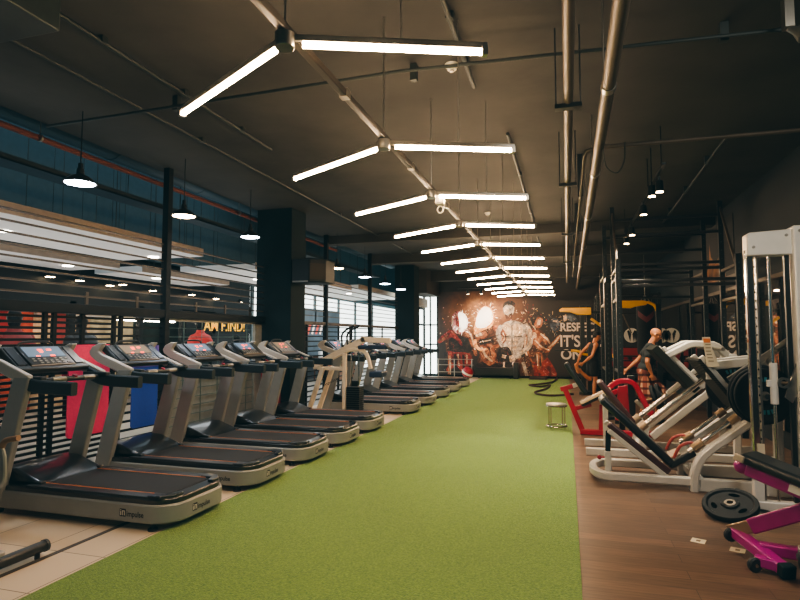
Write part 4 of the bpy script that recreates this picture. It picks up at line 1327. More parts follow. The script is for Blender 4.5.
mb = MB(o); mb.bar((1.355, 4.42, .06), (1.375, 4.36, .05), .095, .09); mb.build('foot_cap', M['concrete_teal'], t, bevel=.01)
mb = MB(o); mb.bar((1.28, 4.64, .11), (2.3, 4.34, .12), .075, .08); mb.build('spine_beam', p_, t, bevel=.012)
mb = MB(o); mb.bar((1.21, 4.5, .07), (1.33, 4.44, .065), .07, .07); mb.build('wheel_bracket', p_, t, bevel=.01)
for x, y in ((1.15, 4.88), (1.2, 4.5)):
    z = .05 if y < 4.6 else .12
    mb = MB(o); mb.lathe([(0, -.02), (.04, -.02), (.05, -.01), (.05, .01), (.04, .02), (0, .02)], (x, y - .04, z), 18, 0, (-.35, .94, 0)); w = mb.build('wheel', M['rubber'], t)
    mb = MB(o); mb.lathe([(0, -.024), (.014, -.024), (.014, .024), (0, .024)], (x, y - .04, z), 12, 0, (-.35, .94, 0)); mb.build('axle', M['chrome'], w)
mb = MB(o); mb.cyl((1.4, 4.28, .19), (1.75, 4.14, .19), .075, n=20); mb.build('leg_roller', M['vinyl'], t, bevel=.015)
mb = MB(o); mb.cyl((1.39, 4.284, .19), (1.41, 4.276, .19), .02, n=12); mb.build('roller_cap', M['steel'], t)
mb = MB(o); mb.bar((1.6, 4.2, .19), (1.85, 4.45, .14), .06, .06); mb.build('roller_arm', p_, t, bevel=.01)
mb = MB(o); mb.bar((2.2, 4.55, .46), (2.35, 4.3, .02), .08, .08, up=(1, 0, 0)); mb.bar((2.3, 4.05, .04), (2.3, 4.7, .04), .08, .07); mb.build('rear_leg', p_, t, bevel=.012)

# ================================================================== CHROME STOOL, ROPE
o = (-.2, 10.3, 0)
t = thing('round_stool', 'small round chrome stool standing on the turf edge', 'stool', o)
MB(o).lathe([(0, .40), (.15, .40), (.172, .412), (.176, .422), (.165, .438), (.1, .446), (0, .448)], o, 28).build('seat', mat('silver vinyl seat', '#a6a39b', .3, .5), t)
for z in (.395, .05):
    mb = MB(o); mb.tube([(o[0] + .17 * math.cos(a * PI / 14), o[1] + .17 * math.sin(a * PI / 14), z) for a in range(28)], .014, 8, closed=True); mb.build('ring', M['chrome'], t)
for a in (45, 135, 225, 315):
    x, y = o[0] + .165 * math.cos(math.radians(a + 10)), o[1] + .165 * math.sin(math.radians(a + 10))
    mb = MB(o); mb.cyl((x, y, .012), (x, y, .4), .013, n=10); mb.build('leg', M['chrome'], t)

def ground(px, py, z=0.):
    """measured spot on the floor"""
    v = cam.rotation_euler.to_matrix() @ Vector(((px - 400) / FPX, (300 - py) / FPX, -1))
    k = (z - EYE) / v.z
    return Vector((v.x * k, v.y * k, z))
pts = [ground(x, y, .048) for x, y in ((557, 378.5), (552, 382), (540, 384), (529, 385), (540, 386.5), (550, 385), (545, 389), (535, 392), (541, 394.5), (555, 395.4), (573, 394))]
t = thing('battle_rope', 'dark brown battle rope snaking over the end of the turf', 'rope', tuple(pts[0]))
MB(pts[0]).tube(smooth_path(pts, 5), .028, 8).build('rope', M['rope'], t)
for p, q in ((pts[0], pts[1]), (pts[-1], pts[-2])):
    d = (Vector(q) - Vector(p)).normalized()
    MB(pts[0]).cyl(p, p + d * .25, .034, n=10).build('handle_sleeve', M['rubber'], t)

# ================================================================== RACKS
bl = M['black_metal']
bl2 = mat('black rack upright', '#1a201f', .4, .3, .1)
def post(o, t, x, y, z, w=.08):
    mb = MB(o); mb.box2((x - w / 2, y - w / 2, 0), (x + w / 2, y + w / 2, z))
    p = mb.build('upright', bl2, t, bevel=.006)
    mb = MB(o)
    k = .3
    while k < z - .05:
        mb.cyl((x, y - w / 2 - .002, k), (x, y - w / 2 + .004, k), .012, n=8)
        k += .1 if z < 3 else .15
    mb.build('hole_row', M['hole'], p)
    return p
M['bar'] = mat('lit black bar', '#2a2722', .38, .5, .1)  # lighter than the uprights: warm light on the bars put into the colour
def xbar(o, t, a, b2, w=.06, h=.06, m=None, nm='crossbar'):
    mb = MB(o); mb.bar(a, b2, w, h)
    return mb.build(nm, m or M['bar'], t, bevel=.006)
# near bay
o = (1.75, 10.3, 0)
t = thing('power_rack', 'black power rack with gabled braces, first bay behind the leg presses', 'rack', o, group='black racks by the mirror')
XL, XR = .86, 2.68
for x in (XL, XR):
    post(o, t, x, 10.2, 2.95 if x == XR else 2.93, .09)
    post(o, t, x, 11.2, 4.05)
    xbar(o, t, (x, 11.2, 3.95), (x, 10.2, 2.62), .035, .045, M['conduit'], 'gable_brace')
    for z in (1.0, 2.25, 2.62, 2.78):
        xbar(o, t, (x, 10.2, z), (x, 11.2, z), .05, .05, M['conduit'] if z > 2 else bl)
for y, z in ((10.2, 2.55), (10.25, 2.47), (11.2, 3.8), (11.2, 3.5), (11.2, 2.95), (11.2, 2.85)):
    xbar(o, t, (XL, y, z), (XR, y, z), .06, .05, None, 'pull_up_bar')
# pulley column inside the aisle side
for x, y in ((.98, 10.9), (1.08, 12.6)):
    pass
o = (1.75, 13.3, 0)
t = thing('power_rack', 'black power rack, second bay from the leg presses', 'rack', o, group='black racks by the mirror')
for x in (.8, 2.7):
    post(o, t, x, 12.6, 3.98)
    post(o, t, x, 13.9, 3.1)
    for z in (.9, 2.3, 2.9):
        xbar(o, t, (x, 12.6, z), (x, 13.9, z), .05, .05, M['conduit'])
for y, z in ((12.6, 3.7), (12.6, 3.38), (13.9, 3.05), (13.9, 2.5)):
    xbar(o, t, (.8, y, z), (2.7, y, z), .06, .05, None, 'pull_up_bar')
o = (1.75, 17.3, 0)
t = thing('power_rack', 'black power rack standing deepest in the hall by the mirror', 'rack', o, group='black racks by the mirror')
for x in (.9, 2.6):
    post(o, t, x, 17.8, 2.9)
    post(o, t, x, 19.0, 2.9)
    for z in (.6, 1.5, 2.85):
        xbar(o, t, (x, 17.8, z), (x, 19.0, z), .05, .05)
for y, z in ((17.8, 2.85), (17.8, 2.3), (19.0, 2.85), (19.0, 1.0)):
    xbar(o, t, (.9, y, z), (2.6, y, z), .06, .05, None, 'pull_up_bar')
# dual pulley trainer between the two men: two thick columns
o = (.95, 12.0, 0)
t = thing('pulley_trainer', 'black dual pulley trainer with two thick columns between the two men', 'gym machine', o)
for x, y, w in ((.92, 11.75, .13), (.8, 12.15, .12), (1.02, 12.1, .1)):
    mb = MB(o); mb.box2((x - w / 2, y - w / 2, 0), (x + w / 2, y + w / 2, 2.7)); mb.build('column', bl2, t, bevel=.008)
    mb = MB(o)
    for k in range(22):
        mb.box2((x - .012, y - w / 2 - .004, .35 + k * .1), (x + .012, y - w / 2 + .002, .39 + k * .1))
    mb.build('pin_slot', M['hole'], t)
mb = MB(o); mb.box2((.72, 11.68, .0), (1.14, 12.25, .06)); mb.build('base_plate', bl, t, bevel=.01)
mb = MB(o)
for k in range(10):
    mb.box2((.84, 11.86, .1 + k * .05), (1.0, 12.04, .143 + k * .05))
mb.build('weight_stack', M['iron'], t, bevel=.004)
for z in (.72, 1.2):
    mb = MB(o); mb.box2((.84, 11.66, z), (.98, 11.7, z + .07)); mb.build('yellow_clamp', M['yellow'], t, bevel=.006)
for x in (.87, .97):
    mb = MB(o); mb.cyl((x, 11.67, .2), (x, 11.67, 2.6), .005, n=6); mb.build('cable', M['steel'], t)
mb = MB(o); mb.box2((.75, 11.7, 2.7), (1.1, 12.2, 2.78)); mb.build('top_plate', bl, t, bevel=.008)

# yellow topped functional station
o = (.7, 16.6, 0)
t = thing('functional_trainer', 'black training station with yellow arms beside the mural lettering', 'gym machine', o)
yl = M['yellow']
for x, y in ((.42, 16.6), (.6, 16.9)):
    mb = MB(o); mb.box2((x - .06, y - .06, 0), (x + .06, y + .06, 2.5)); mb.build('column', bl2, t, bevel=.01)
mb = MB(o); mb.prism([(-.2, 2.36), (-.12, 2.42), (.5, 2.42), (.66, 2.42), (.66, 2.22), (.3, 2.22), (.1, 2.3), (-.18, 2.31)], 'y', 16.45, 16.55); mb.build('yellow_arm', yl, t, bevel=.012)
mb = MB(o); mb.tube(smooth_path([(.1, 16.5, 1.22), (.3, 16.5, 1.2), (.42, 16.5, 1.12), (.62, 16.5, 1.1)], 4), .035, 10); mb.build('yellow_handle', yl, t)
mb = MB(o); mb.cyl((-.34, 16.5, 1.22), (.1, 16.5, 1.22), .02, n=10); mb.build('bar', bl, t)
mb = MB(o); mb.bar((.66, 16.8, 2.12), (.95, 16.8, 1.9), .08, .07); mb.build('yellow_brace', yl, t, bevel=.008)
mb = MB(o); mb.box2((.3, 16.5, 0), (1.0, 17.0, .08)); mb.build('base', bl, t, bevel=.01)
mb = MB(o)
for k in range(12):
    mb.box2((.66, 16.7, .1 + k * .05), (.94, 16.9, .143 + k * .05))
mb.build('weight_stack', M['iron'], t)
mb = MB(o); mb.bar((.6, 16.75, 2.3), (1.05, 16.75, 2.3), .1, .08); mb.build('top_beam', bl, t, bevel=.01)
mb = MB(o); mb.box2((.98, 16.69, 0), (1.1, 16.81, 2.34)); mb.build('column', bl2, t, bevel=.01)

# second yellow station right of the columns
o = (1.7, 15.6, 0)
t = thing('cable_crossover', 'black cable station with a broad yellow top beam behind the bald man', 'gym machine', o)
for x in (1.3, 2.25):
    mb = MB(o); mb.box2((x - .06, 15.54, 0), (x + .06, 15.66, 2.45)); mb.build('column', bl2, t, bevel=.01)
mb = MB(o); mb.prism([(1.2, 2.36), (1.2, 2.54), (1.9, 2.54), (2.02, 2.5), (1.96, 2.42), (1.7, 2.38), (1.6, 2.34)], 'y', 15.5, 15.6); mb.build('yellow_beam', yl, t, bevel=.015)
mb = MB(o); mb.tube(smooth_path([(2.0, 15.6, 2.5), (2.15, 15.6, 2.42), (2.22, 15.6, 2.28)], 4), .04, 10); mb.build('yellow_hook', yl, t)
mb = MB(o); mb.bar((1.4, 15.62, 2.2), (1.6, 15.62, 1.7), .03, .03); mb.build('brace', M['conduit'], t)
mb = MB(o); mb.box2((1.2, 15.4, 0), (2.35, 15.8, .07)); mb.build('base', bl, t, bevel=.01)
mb = MB(o)
for k in range(12):
    mb.box2((2.1, 15.7, .1 + k * .05), (2.4, 15.86, .143 + k * .05))
mb.build('weight_stack', M['iron'], t)
# hanging heavy bag with a red emblem
o = (1.95, 17.2, 0)
t = thing('punching_bag', 'black hanging punching bag with a red V shaped emblem', 'punching bag', (2.14, 17.2, 2.3))
o = (2.14, 17.2, 2.3)
MB(o).lathe([(0, 1.1), (.2, 1.1), (.23, 1.15), (.24, 1.3), (.24, 2.4), (.22, 2.5), (0, 2.53)], (2.14, 17.2, 0), 24).build('bag', M['black_cloth'], t)
mb = MB(o)
for a0, a1, z0, z1 in ((-150, -90, 2.36, 2.16), (-90, -30, 2.16, 2.36)):
    for k in range(6):
        A, B = a0 + (a1 - a0) * k / 6, a0 + (a1 - a0) * (k + 1) / 6
        za, zb = z0 + (z1 - z0) * k / 6, z0 + (z1 - z0) * (k + 1) / 6
        pa = (2.14 + .244 * math.cos(math.radians(A)), 17.2 + .244 * math.sin(math.radians(A)))
        pb = (2.14 + .244 * math.cos(math.radians(B)), 17.2 + .244 * math.sin(math.radians(B)))
        mb.flat([pa + (za,), pb + (zb,), pb + (zb - .16,), pa + (za - .16,)])
mb.build('emblem', mat('dull red emblem', '#5a1416', .6), t, recalc=False)
for a in range(4):
    x, y = .2 * math.cos(a * PI / 2), .2 * math.sin(a * PI / 2)
    MB(o).cyl((2.14 + x, 17.2 + y, 2.5), (2.14, 17.2, 2.8), .008, n=6).build('chain', M['steel'], t)
MB(o).cyl((2.14, 17.2, 2.8), (2.14, 17.2, CEIL - .002), .01, n=6).build('hanger', M['steel'], t)
# things along the mural wall's dark end
for x, z, lab in ((2.31, 1.66, 'round white wall disc beside the bald man, over the red board'), (2.66, 1.66, 'round white wall disc nearest the mirror corner')):
    t = thing('wall_disc', lab.replace('nearest', 'at'), 'wall decoration', (x, 22.45, z))
    MB((x, 22.45, z)).cyl((x, 22.44, z), (x, 22.5, z), .27, n=32).build('disc', M['white'], t)
    mb = MB((x, 22.45, z))
    for s in (-1, 1):
        mb.flat([(x + s * .02, 22.435, z + .05), (x + s * .1, 22.435, z + .2), (x + s * .16, 22.435, z + .16), (x + s * .06, 22.435, z - .25)])
    mb.build('figure_mark', M['ink'], t)
t = thing('red_board', 'low red board along the wall under the white discs', 'board', (2.2, 22.45, .7))
MB((2.2, 22.45, .7)).box2((1.5, 22.43, .5), (2.95, 22.495, 1.2)).build('panel', mat('red board', '#8a1a1e', .5), t)
MB((2.2, 22.45, .7)).box2((1.5, 22.42, 1.2), (2.95, 22.495, 1.24)).build('edge', M['black_metal'], t)
t = thing('dumbbell_rack', 'black two tier dumbbell rack beyond the bald man', 'rack', (2.0, 20.6, 0))
o = (2.0, 20.6, 0)
for x in (1.35, 2.75):
    MB(o).box2((x - .04, 20.4, 0), (x + .04, 20.8, 1.05)).build('end_frame', bl, t, bevel=.01)
for z in (.35, .8):
    MB(o).box((2.05, 20.6, z), (1.36, .36, .04), None).build('shelf', bl, t)
for z in (.35, .8):
    for k in range(5):
        x = 1.5 + k * .27
        c = (x, 20.58, z + .092)
        d = thing('dumbbell', 'black hexagonal dumbbell on the %s tier of the rack beyond the bald man' % ('lower' if z < .5 else 'upper'), 'dumbbell', c, group='dumbbells on the %s tier' % ('lower' if z < .5 else 'upper'))
        mb = MB(c); mb.cyl((x, 20.5, z + .092), (x, 20.66, z + .092), .016, n=8); mb.build('handle', M['steel'], d)
        for y in (20.45, 20.71):
            mb = MB(c); mb.cyl((x, y - .05, z + .092), (x, y + .05, z + .092), .07, n=6); mb.build('head', M['rubber'], d)
# upright mirror-side poster with a flame figure
t = thing('wall_poster', 'amber figure poster high on the dark wall above the mirror', 'poster', (2.99, 13.0, 3.1))
o = (2.99, 13.0, 3.1)
MB(o).box2((2.985, 11.6, 2.66), (2.998, 14.4, 3.9)).build('sheet', mat('dark poster sheet', '#231f1a', .7, 0, .3, 2), t)
mb = MB(o)
mb.flat([(2.982, y, z) for y, z in ((12.2, 2.75), (13.6, 2.72), (13.7, 3.0), (13.45, 3.2), (13.4, 3.6), (13.3, 3.3), (13.1, 3.2), (12.9, 3.1), (12.7, 3.22), (12.5, 3.05), (12.3, 3.1))])
mb.build('figure', mat('amber figure', '#8d5c2c', .6, 0, .6, 3), t)
# ================================================================== MURAL
MY = 22.485
ext_c = Vector((0, 0, EYE))
RM = cam.rotation_euler.to_matrix()
def wall(px, py, y=MY):
    """measured point on the back wall"""
    v = RM @ Vector(((px - 400) / FPX, (300 - py) / FPX, -1))
    k = y / v.y
    return Vector((v.x * k, y, EYE + v.z * k))
def mural_mat():
    m = bpy.data.materials.new('mural print')
    m.use_nodes = True
    N, L = m.node_tree.nodes, m.node_tree.links
    b = N['Principled BSDF']
    tc = N.new('ShaderNodeTexCoord')
    # warm burst in the middle of a brown ground
    mp = N.new('ShaderNodeMapping')
    mp.inputs['Location'].default_value = (.5, 0, -.35)
    mp.inputs['Scale'].default_value = (.42, 0, .6)
    L.new(tc.outputs['Object'], mp.inputs['Vector'])
    gr = N.new('ShaderNodeTexGradient'); gr.gradient_type = 'SPHERICAL'
    L.new(mp.outputs['Vector'], gr.inputs['Vector'])
    nz = N.new('ShaderNodeTexNoise'); nz.inputs['Scale'].default_value = 2.2; nz.inputs['Detail'].default_value = 7; nz.inputs['Roughness'].default_value = .65
    L.new(tc.outputs['Object'], nz.inputs['Vector'])
    mu = N.new('ShaderNodeMath'); mu.operation = 'MULTIPLY'
    L.new(gr.outputs['Fac'], mu.inputs[0]); L.new(nz.outputs['Fac'], mu.inputs[1])
    ad = N.new('ShaderNodeMath'); ad.operation = 'MULTIPLY'; ad.inputs[1].default_value = 1.6
    L.new(mu.outputs[0], ad.inputs[0])
    rp = N.new('ShaderNodeValToRGB')
    e = rp.color_ramp.elements
    e[0].position = 0; e[0].color = lin('#2b2522') + (1,)
    e[1].position = 1; e[1].color = lin('#dcb488') + (1,)
    k = e.new(.18); k.color = lin('#41302a') + (1,)
    k = e.new(.45); k.color = lin('#74482f') + (1,)
    k = e.new(.7); k.color = lin('#a8744c') + (1,)
    L.new(ad.outputs[0], rp.inputs['Fac'])
    L.new(rp.outputs['Color'], b.inputs['Base Color'])
    b.inputs['Roughness'].default_value = .7
    return m
mo = Vector((-2.0, MY, 1.9))
t = thing('wall_mural', 'large brown and orange mural of four athletes with white slogan lettering', 'mural', tuple(mo))
MB(mo).box2((-5.05, MY, .1), (1.5, 22.5, 3.45)).build('printed_panel', mural_mat(), t)
def ink(name, c0, c1, c2, sc_=4, e=0.):
    """hand painted look: three tones broken up by fine noise"""
    m = bpy.data.materials.new(name)
    m.use_nodes = True
    N, L = m.node_tree.nodes, m.node_tree.links
    b = N['Principled BSDF']
    tc = N.new('ShaderNodeTexCoord')
    nz = N.new('ShaderNodeTexNoise')
    nz.inputs['Scale'].default_value = sc_
    nz.inputs['Detail'].default_value = 7
    nz.inputs['Roughness'].default_value = .7
    nz.inputs['Distortion'].default_value = .6
    L.new(tc.outputs['Object'], nz.inputs['Vector'])
    rp = N.new('ShaderNodeValToRGB')
    el = rp.color_ramp.elements
    el[0].position = .36; el[0].color = lin(c0) + (1,)
    el[1].position = .66; el[1].color = lin(c2) + (1,)
    k = el.new(.5); k.color = lin(c1) + (1,)
    L.new(nz.outputs['Fac'], rp.inputs['Fac'])
    L.new(rp.outputs['Color'], b.inputs['Base Color'])
    b.inputs['Roughness'].default_value = .7
    if e:
        L.new(rp.outputs['Color'], b.inputs['Emission Color'])
        b.inputs['Emission Strength'].default_value = e
    return m
I = {'skin': ink('mural orange skin', '#3a1a12', '#8a4a30', '#cf8a60'), 'light': ink('mural pale highlight', '#8a6650', '#cfac8c', '#f2dcc2'), 'dark': ink('mural dark ink', '#100d0d', '#1e1918', '#40302a'),
     'red': ink('mural red ink', '#2a0e0e', '#7c241e', '#b5483a'), 'grey': ink('mural grey skin', '#5c4e46', '#a29084', '#d8c8ba', 5), 'white': ink('mural white glow', '#ffe6cc', '#fff4e6', '#ffffff', 4, 1.0),
     'brown': ink('mural brown ink', '#1f120e', '#4a2a1e', '#7a4a34'), 'fire': ink('mural fire glow', '#a0542c', '#e09a58', '#ffd09a', 4, .35), 'blue': ink('mural blue grey ink', '#22262e', '#3f4654', '#77808c'),
     'pink': ink('mural pink light', '#7c2c3c', '#c07078', '#f0c4c0')}
keys = list(I)
mats_ = [I[k] for k in keys]
lay = [0]
def shape(mb, k, pts):
    lay[0] += 1
    y = MY - .0015 - .0006 * lay[0]
    # gently irregular outline
    P = [wall(px, py) for px, py in pts]
    n = len(P)
    if n > 4 and k not in ('white_',):
        q = []
        for i in range(n):
            a, b2, c2, d2 = P[i - 1], P[i], P[(i + 1) % n], P[(i + 2) % n]
            for tt in (0, .33, .66):
                q.append(.5 * ((2 * b2) + (c2 - a) * tt + (2 * a - 5 * b2 + 4 * c2 - d2) * tt * tt + (3 * b2 - a - 3 * c2 + d2) * tt ** 3))
        P = q
    mb.flat([(p.x, y, p.z) for p in P], keys.index(k))
def inside(px, py, P):
    c = False
    n = len(P)
    for i in range(n):
        x0, y0 = P[i]; x1, y1 = P[(i + 1) % n]
        if (y0 > py) != (y1 > py) and px < (x1 - x0) * (py - y0) / (y1 - y0) + x0:
            c = not c
    return c
TONE = {'skin': ['dark', 'light', 'brown', 'light'], 'grey': ['dark', 'light', 'light', 'brown'], 'light': ['brown', 'grey', 'white'], 'red': ['dark', 'dark', 'pink', 'light'], 'dark': ['brown', 'red', 'blue'],
        'brown': ['dark', 'skin', 'light'], 'pink': ['white', 'red', 'light'], 'white': ['light'], 'fire': ['white', 'light', 'skin'], 'blue': ['dark', 'light']}
srng = random.Random(11)
def figure(name, label, shapes):
    lay[0] = 0
    mb = MB(mo)
    for k, pts in shapes:
        shape(mb, k, pts)
        x0, x1 = min(p[0] for p in pts), max(p[0] for p in pts)
        y0, y1 = min(p[1] for p in pts), max(p[1] for p in pts)
        # brush strokes that follow the form
        for j in range(int(3 + (x1 - x0) * (y1 - y0) * .12)):
            px, py = srng.uniform(x0, x1), srng.uniform(y0, y1)
            if not inside(px, py, pts):
                continue
            an = srng.choice([.5, 1.1, 1.9, 2.4]) + srng.uniform(-.3, .3)
            ln, wd = srng.uniform(.5, 1.5), srng.uniform(.1, .26)
            dx, dy = math.cos(an), math.sin(an)
            q = [wall(px - dx * ln, py - dy * ln), wall(px - dy * wd, py + dx * wd), wall(px + dx * ln, py + dy * ln), wall(px + dy * wd, py - dx * wd)]
            y = MY - .0015 - .0006 * (lay[0] + .5)
            mb.flat([(p.x, y, p.z) for p in q], keys.index(srng.choice(TONE[k])))
    f = mb.build(name, mats_, t, recalc=False)
    f['label'] = label
    return f
# splashes and glow behind the figures
rng = random.Random(3)
mb = MB(mo)
lay[0] = -6
shape(mb, 'fire', [(474, 308), (484, 303), (495, 305), (499, 316), (496, 330), (480, 331), (472, 320)])
for k in range(130):
    px, py = rng.uniform(440, 575), rng.uniform(303, 345)
    s = rng.uniform(.3, 1.5)
    a = rng.uniform(0, PI)
    dx, dy = math.cos(a) * s, math.sin(a) * s
    y = MY - .0008
    pts = [wall(px + dx, py + dy), wall(px - dy * .4, py + dx * .4), wall(px - dx * .8, py - dy), wall(px + dy * .4, py - dx * .4)]
    mb.flat([(p.x, y, p.z) for p in pts], keys.index(rng.choice(['light', 'light', 'pink', 'red', 'fire', 'brown'])))
mb.build('paint_splash', mats_, t, recalc=False)
def limb(pts, w):
    """outline of a tapering limb through pts with half widths w"""
    L_, R_ = [], []
    for i, (x, y) in enumerate(pts):
        x0, y0 = pts[max(i - 1, 0)]; x1, y1 = pts[min(i + 1, len(pts) - 1)]
        d = math.hypot(x1 - x0, y1 - y0) or 1
        nx, ny = -(y1 - y0) / d, (x1 - x0) / d
        L_.append((x + nx * w[i], y + ny * w[i])); R_.append((x - nx * w[i], y - ny * w[i]))
    return L_ + R_[::-1]
figure('athlete_figure', 'printed athlete in red and black with a blown white head', [
    ('brown', [(446, 335), (452, 331), (466, 331), (472, 337), (473, 350), (471, 364), (448, 364), (446, 350)]),
    ('dark', [(449, 340), (457, 336), (467, 338), (471, 349), (466, 354), (452, 353)]),
    ('red', limb([(453, 333), (446, 336), (439, 342)], [3.4, 3, 1.6])),
    ('skin', limb([(447, 336), (443, 339), (438, 341)], [1.2, 1.2, .8])),
    ('red', limb([(450, 334), (457, 338), (462, 345)], [2.2, 1.8, 1])),
    ('skin', limb([(467, 331), (471, 338), (474, 348), (476, 355)], [2.4, 2.4, 1.8, 1.4])),
    ('light', limb([(468, 330), (472, 338), (475, 349)], [.7, .8, .6])),
    ('red', [(446, 353), (455, 352), (470, 354), (471, 364), (462, 371), (456, 366), (447, 372)]),
    ('dark', limb([(455, 354), (456, 370)], [1.3, 1.3])), ('dark', limb([(463, 355), (464, 368)], [1, 1])),
    ('light', limb([(458, 354), (459, 366)], [.6, .5])), ('light', limb([(467, 355), (467, 364)], [.5, .4])),
    ('skin', limb([(449, 356), (450, 364), (449, 377)], [1.8, 1.6, 1.2])), ('light', limb([(450, 358), (450.5, 376)], [.6, .5])),
    ('dark', [(444, 352), (448, 352), (448, 366), (444, 374)]),
    ('pink', [(452, 325), (452, 317), (456, 312), (462, 312), (467, 317), (468, 325), (465, 331), (459, 334), (454, 331)]),
    ('white', [(458, 314), (463, 313), (467, 318), (467, 327), (462, 332), (458, 329)]),
    ('red', limb([(456, 312), (457.5, 321), (458, 332)], [1.2, 1.7, 1.2])),
    ('light', limb([(453, 316), (452.5, 325)], [.7, .7]))])
figure('athlete_figure', 'printed athlete with a fiery white head and hands near the waist', [
    ('brown', [(474, 333), (482, 328), (494, 326), (501, 332), (500, 342), (497, 350), (499, 364), (478, 364), (481, 350), (475, 342)]),
    ('skin', [(475, 335), (482, 331), (487, 333), (486, 339), (478, 341)]), ('light', limb([(476, 336), (482, 334)], [1.2, 1.4])),
    ('skin', limb([(494, 327), (502, 332), (504, 339), (499, 345), (493, 347)], [2.6, 2.8, 2.3, 1.8, 1.4])),
    ('light', limb([(503, 333), (504.5, 339), (500, 344)], [.7, .7, .5])),
    ('dark', [(478, 340), (492, 337), (494, 342), (480, 345)]), ('light', limb([(480, 342), (491, 340)], [.5, .5])),
    ('skin', [(480, 346), (492, 345), (496, 360), (488, 366), (481, 358)]),
    ('light', limb([(482, 348), (486, 356), (492, 361)], [.9, 1.2, .8])), ('dark', limb([(489, 347), (491, 356)], [.6, .5])),
    ('fire', limb([(475, 340), (476, 346), (481, 350), (487, 349)], [1.6, 1.6, 1.2, .8])),
    ('skin', limb([(493, 352), (496, 358), (498, 364)], [1.4, 1.4, 1])),
    ('dark', [(476, 365), (483, 362), (490, 366), (499, 363), (501, 377), (474, 377)]),
    ('fire', [(474, 334), (475, 322), (478, 312), (484, 306), (491, 308), (494, 317), (492, 326), (484, 330), (478, 333)]),
    ('white', [(476, 326), (478, 314), (484, 307), (490, 309), (493, 318), (489, 325), (482, 328)])])
figure('athlete_figure', 'printed bare chested bearded athlete in grey tones', [
    ('grey', [(499, 330), (503, 324), (509, 321), (517, 321), (524, 325), (527, 333), (524, 343), (521, 352), (520, 361), (504, 361), (503, 346), (499, 338)]),
    ('light', [(501, 327), (507, 323), (511, 326), (511, 333), (506, 336), (501, 333)]), ('light', [(513, 325), (519, 324), (523, 329), (521, 335), (515, 336), (512, 331)]),
    ('dark', limb([(512, 325), (512, 352)], [.35, .35])),
    ('dark', limb([(503, 336.5), (511, 337)], [.5, .3])), ('dark', limb([(513, 337), (522, 336)], [.3, .5])),
    ('light', [(506, 338.5), (511, 338.5), (511, 341), (506, 341)]), ('light', [(513, 338.5), (518, 338.5), (518, 341), (513, 341)]),
    ('light', [(506, 342.5), (511, 342.5), (511, 345), (507, 345)]), ('light', [(513, 342.5), (517.5, 342.5), (517, 345), (513, 345)]),
    ('light', [(507, 346.5), (511, 346.5), (511, 350), (508, 350)]), ('light', [(513, 346.5), (517, 346.5), (516, 350), (513, 350)]),
    ('grey', limb([(525, 325), (530, 335), (529, 346), (521, 353), (512, 358)], [3, 3, 2.6, 2.2, 1.6])),
    ('light', limb([(527, 326), (531, 336), (529, 346), (521, 352)], [1, 1, .8, .7])),
    ('grey', limb([(501, 326), (498, 334), (500, 342), (503, 347)], [2, 2.2, 1.8, 1.4])),
    ('dark', [(499, 349), (508, 347), (512, 355), (509, 364), (500, 365), (497, 357)]),
    ('light', [(509, 356), (514, 355), (515, 360), (510, 362)]), ('light', limb([(502, 356), (506, 357)], [1.6, 1.6])),
    ('light', limb([(504, 362), (504, 368)], [1, .8])), ('light', limb([(513, 362), (514, 368)], [1, .8])), ('light', limb([(500, 369), (508, 368)], [.7, .7])), ('light', limb([(510, 369), (518, 367)], [.7, .7])),
    ('brown', [(515, 361), (521, 358), (528, 356), (534, 377), (518, 377)]), ('grey', limb([(523, 362), (527, 376)], [1.6, 1.6])),
    ('grey', [(503, 309), (505, 303), (510, 301.5), (514, 304), (514, 311), (512, 316), (509, 318), (505, 315)]),
    ('light', [(504, 309), (507, 307), (509, 310), (508, 314), (505, 313)]),
    ('dark', [(503, 308), (504, 303), (510, 300.5), (515, 303), (514.5, 307), (511, 305), (506, 305)]),
    ('brown', [(505, 314), (508, 315.5), (512, 313), (512, 318), (508.5, 321), (506, 318)])])
figure('athlete_figure', 'printed boxer leaning in with orange arms and a grey glove', [
    ('red', [(532, 358), (545, 356), (553, 366), (556, 377), (533, 377)]),
    ('brown', [(526, 332), (533, 328), (542, 331), (549, 340), (550, 350), (545, 360), (533, 362), (527, 348)]),
    ('skin', [(527, 334), (533, 330), (540, 332), (543, 339), (537, 345), (529, 343)]), ('light', [(530, 334), (535, 332), (538, 336), (533, 339)]),
    ('skin', limb([(528, 337), (526, 348), (529, 358), (533, 367)], [2.4, 2.4, 1.8, 1.3])), ('light', limb([(526, 338), (525, 348), (528, 358)], [.7, .7, .5])),
    ('skin', limb([(538, 335), (545, 339), (550, 347), (545, 352)], [2.6, 2.8, 2.2, 1.5])), ('light', limb([(541, 334), (547, 339), (551, 346)], [.8, .9, .6])),
    ('skin', limb([(535, 342), (541, 348), (549, 351)], [2, 2, 1.5])), ('light', limb([(536, 341), (542, 347), (549, 350)], [.6, .7, .5])),
    ('skin', limb([(548, 348), (554, 343), (560, 336)], [1.8, 1.9, 1.4])), ('light', limb([(549, 347), (555, 342), (560, 335.5)], [.8, .9, .6])),
    ('skin', limb([(539, 353), (540, 360), (539, 369)], [3, 2.4, 1.6])), ('dark', limb([(540, 354), (540.5, 366)], [.7, .5])), ('light', limb([(537, 354), (538, 366)], [.6, .5])),
    ('skin', [(534, 318), (537, 315), (541, 316), (543, 321), (541, 327), (537, 328), (534, 324)]),
    ('dark', [(531, 320), (533, 314), (538, 312), (543, 315), (543, 318), (538, 317), (535, 322), (533, 326)]),
    ('light', [(538, 319), (541, 320), (540, 325), (537, 325)]),
    ('blue', [(550, 325), (551, 320), (555, 318), (559, 321), (560, 327), (557, 331), (552, 330)]),
    ('light', limb([(553, 321), (557, 321.5)], [.8, .8]))])
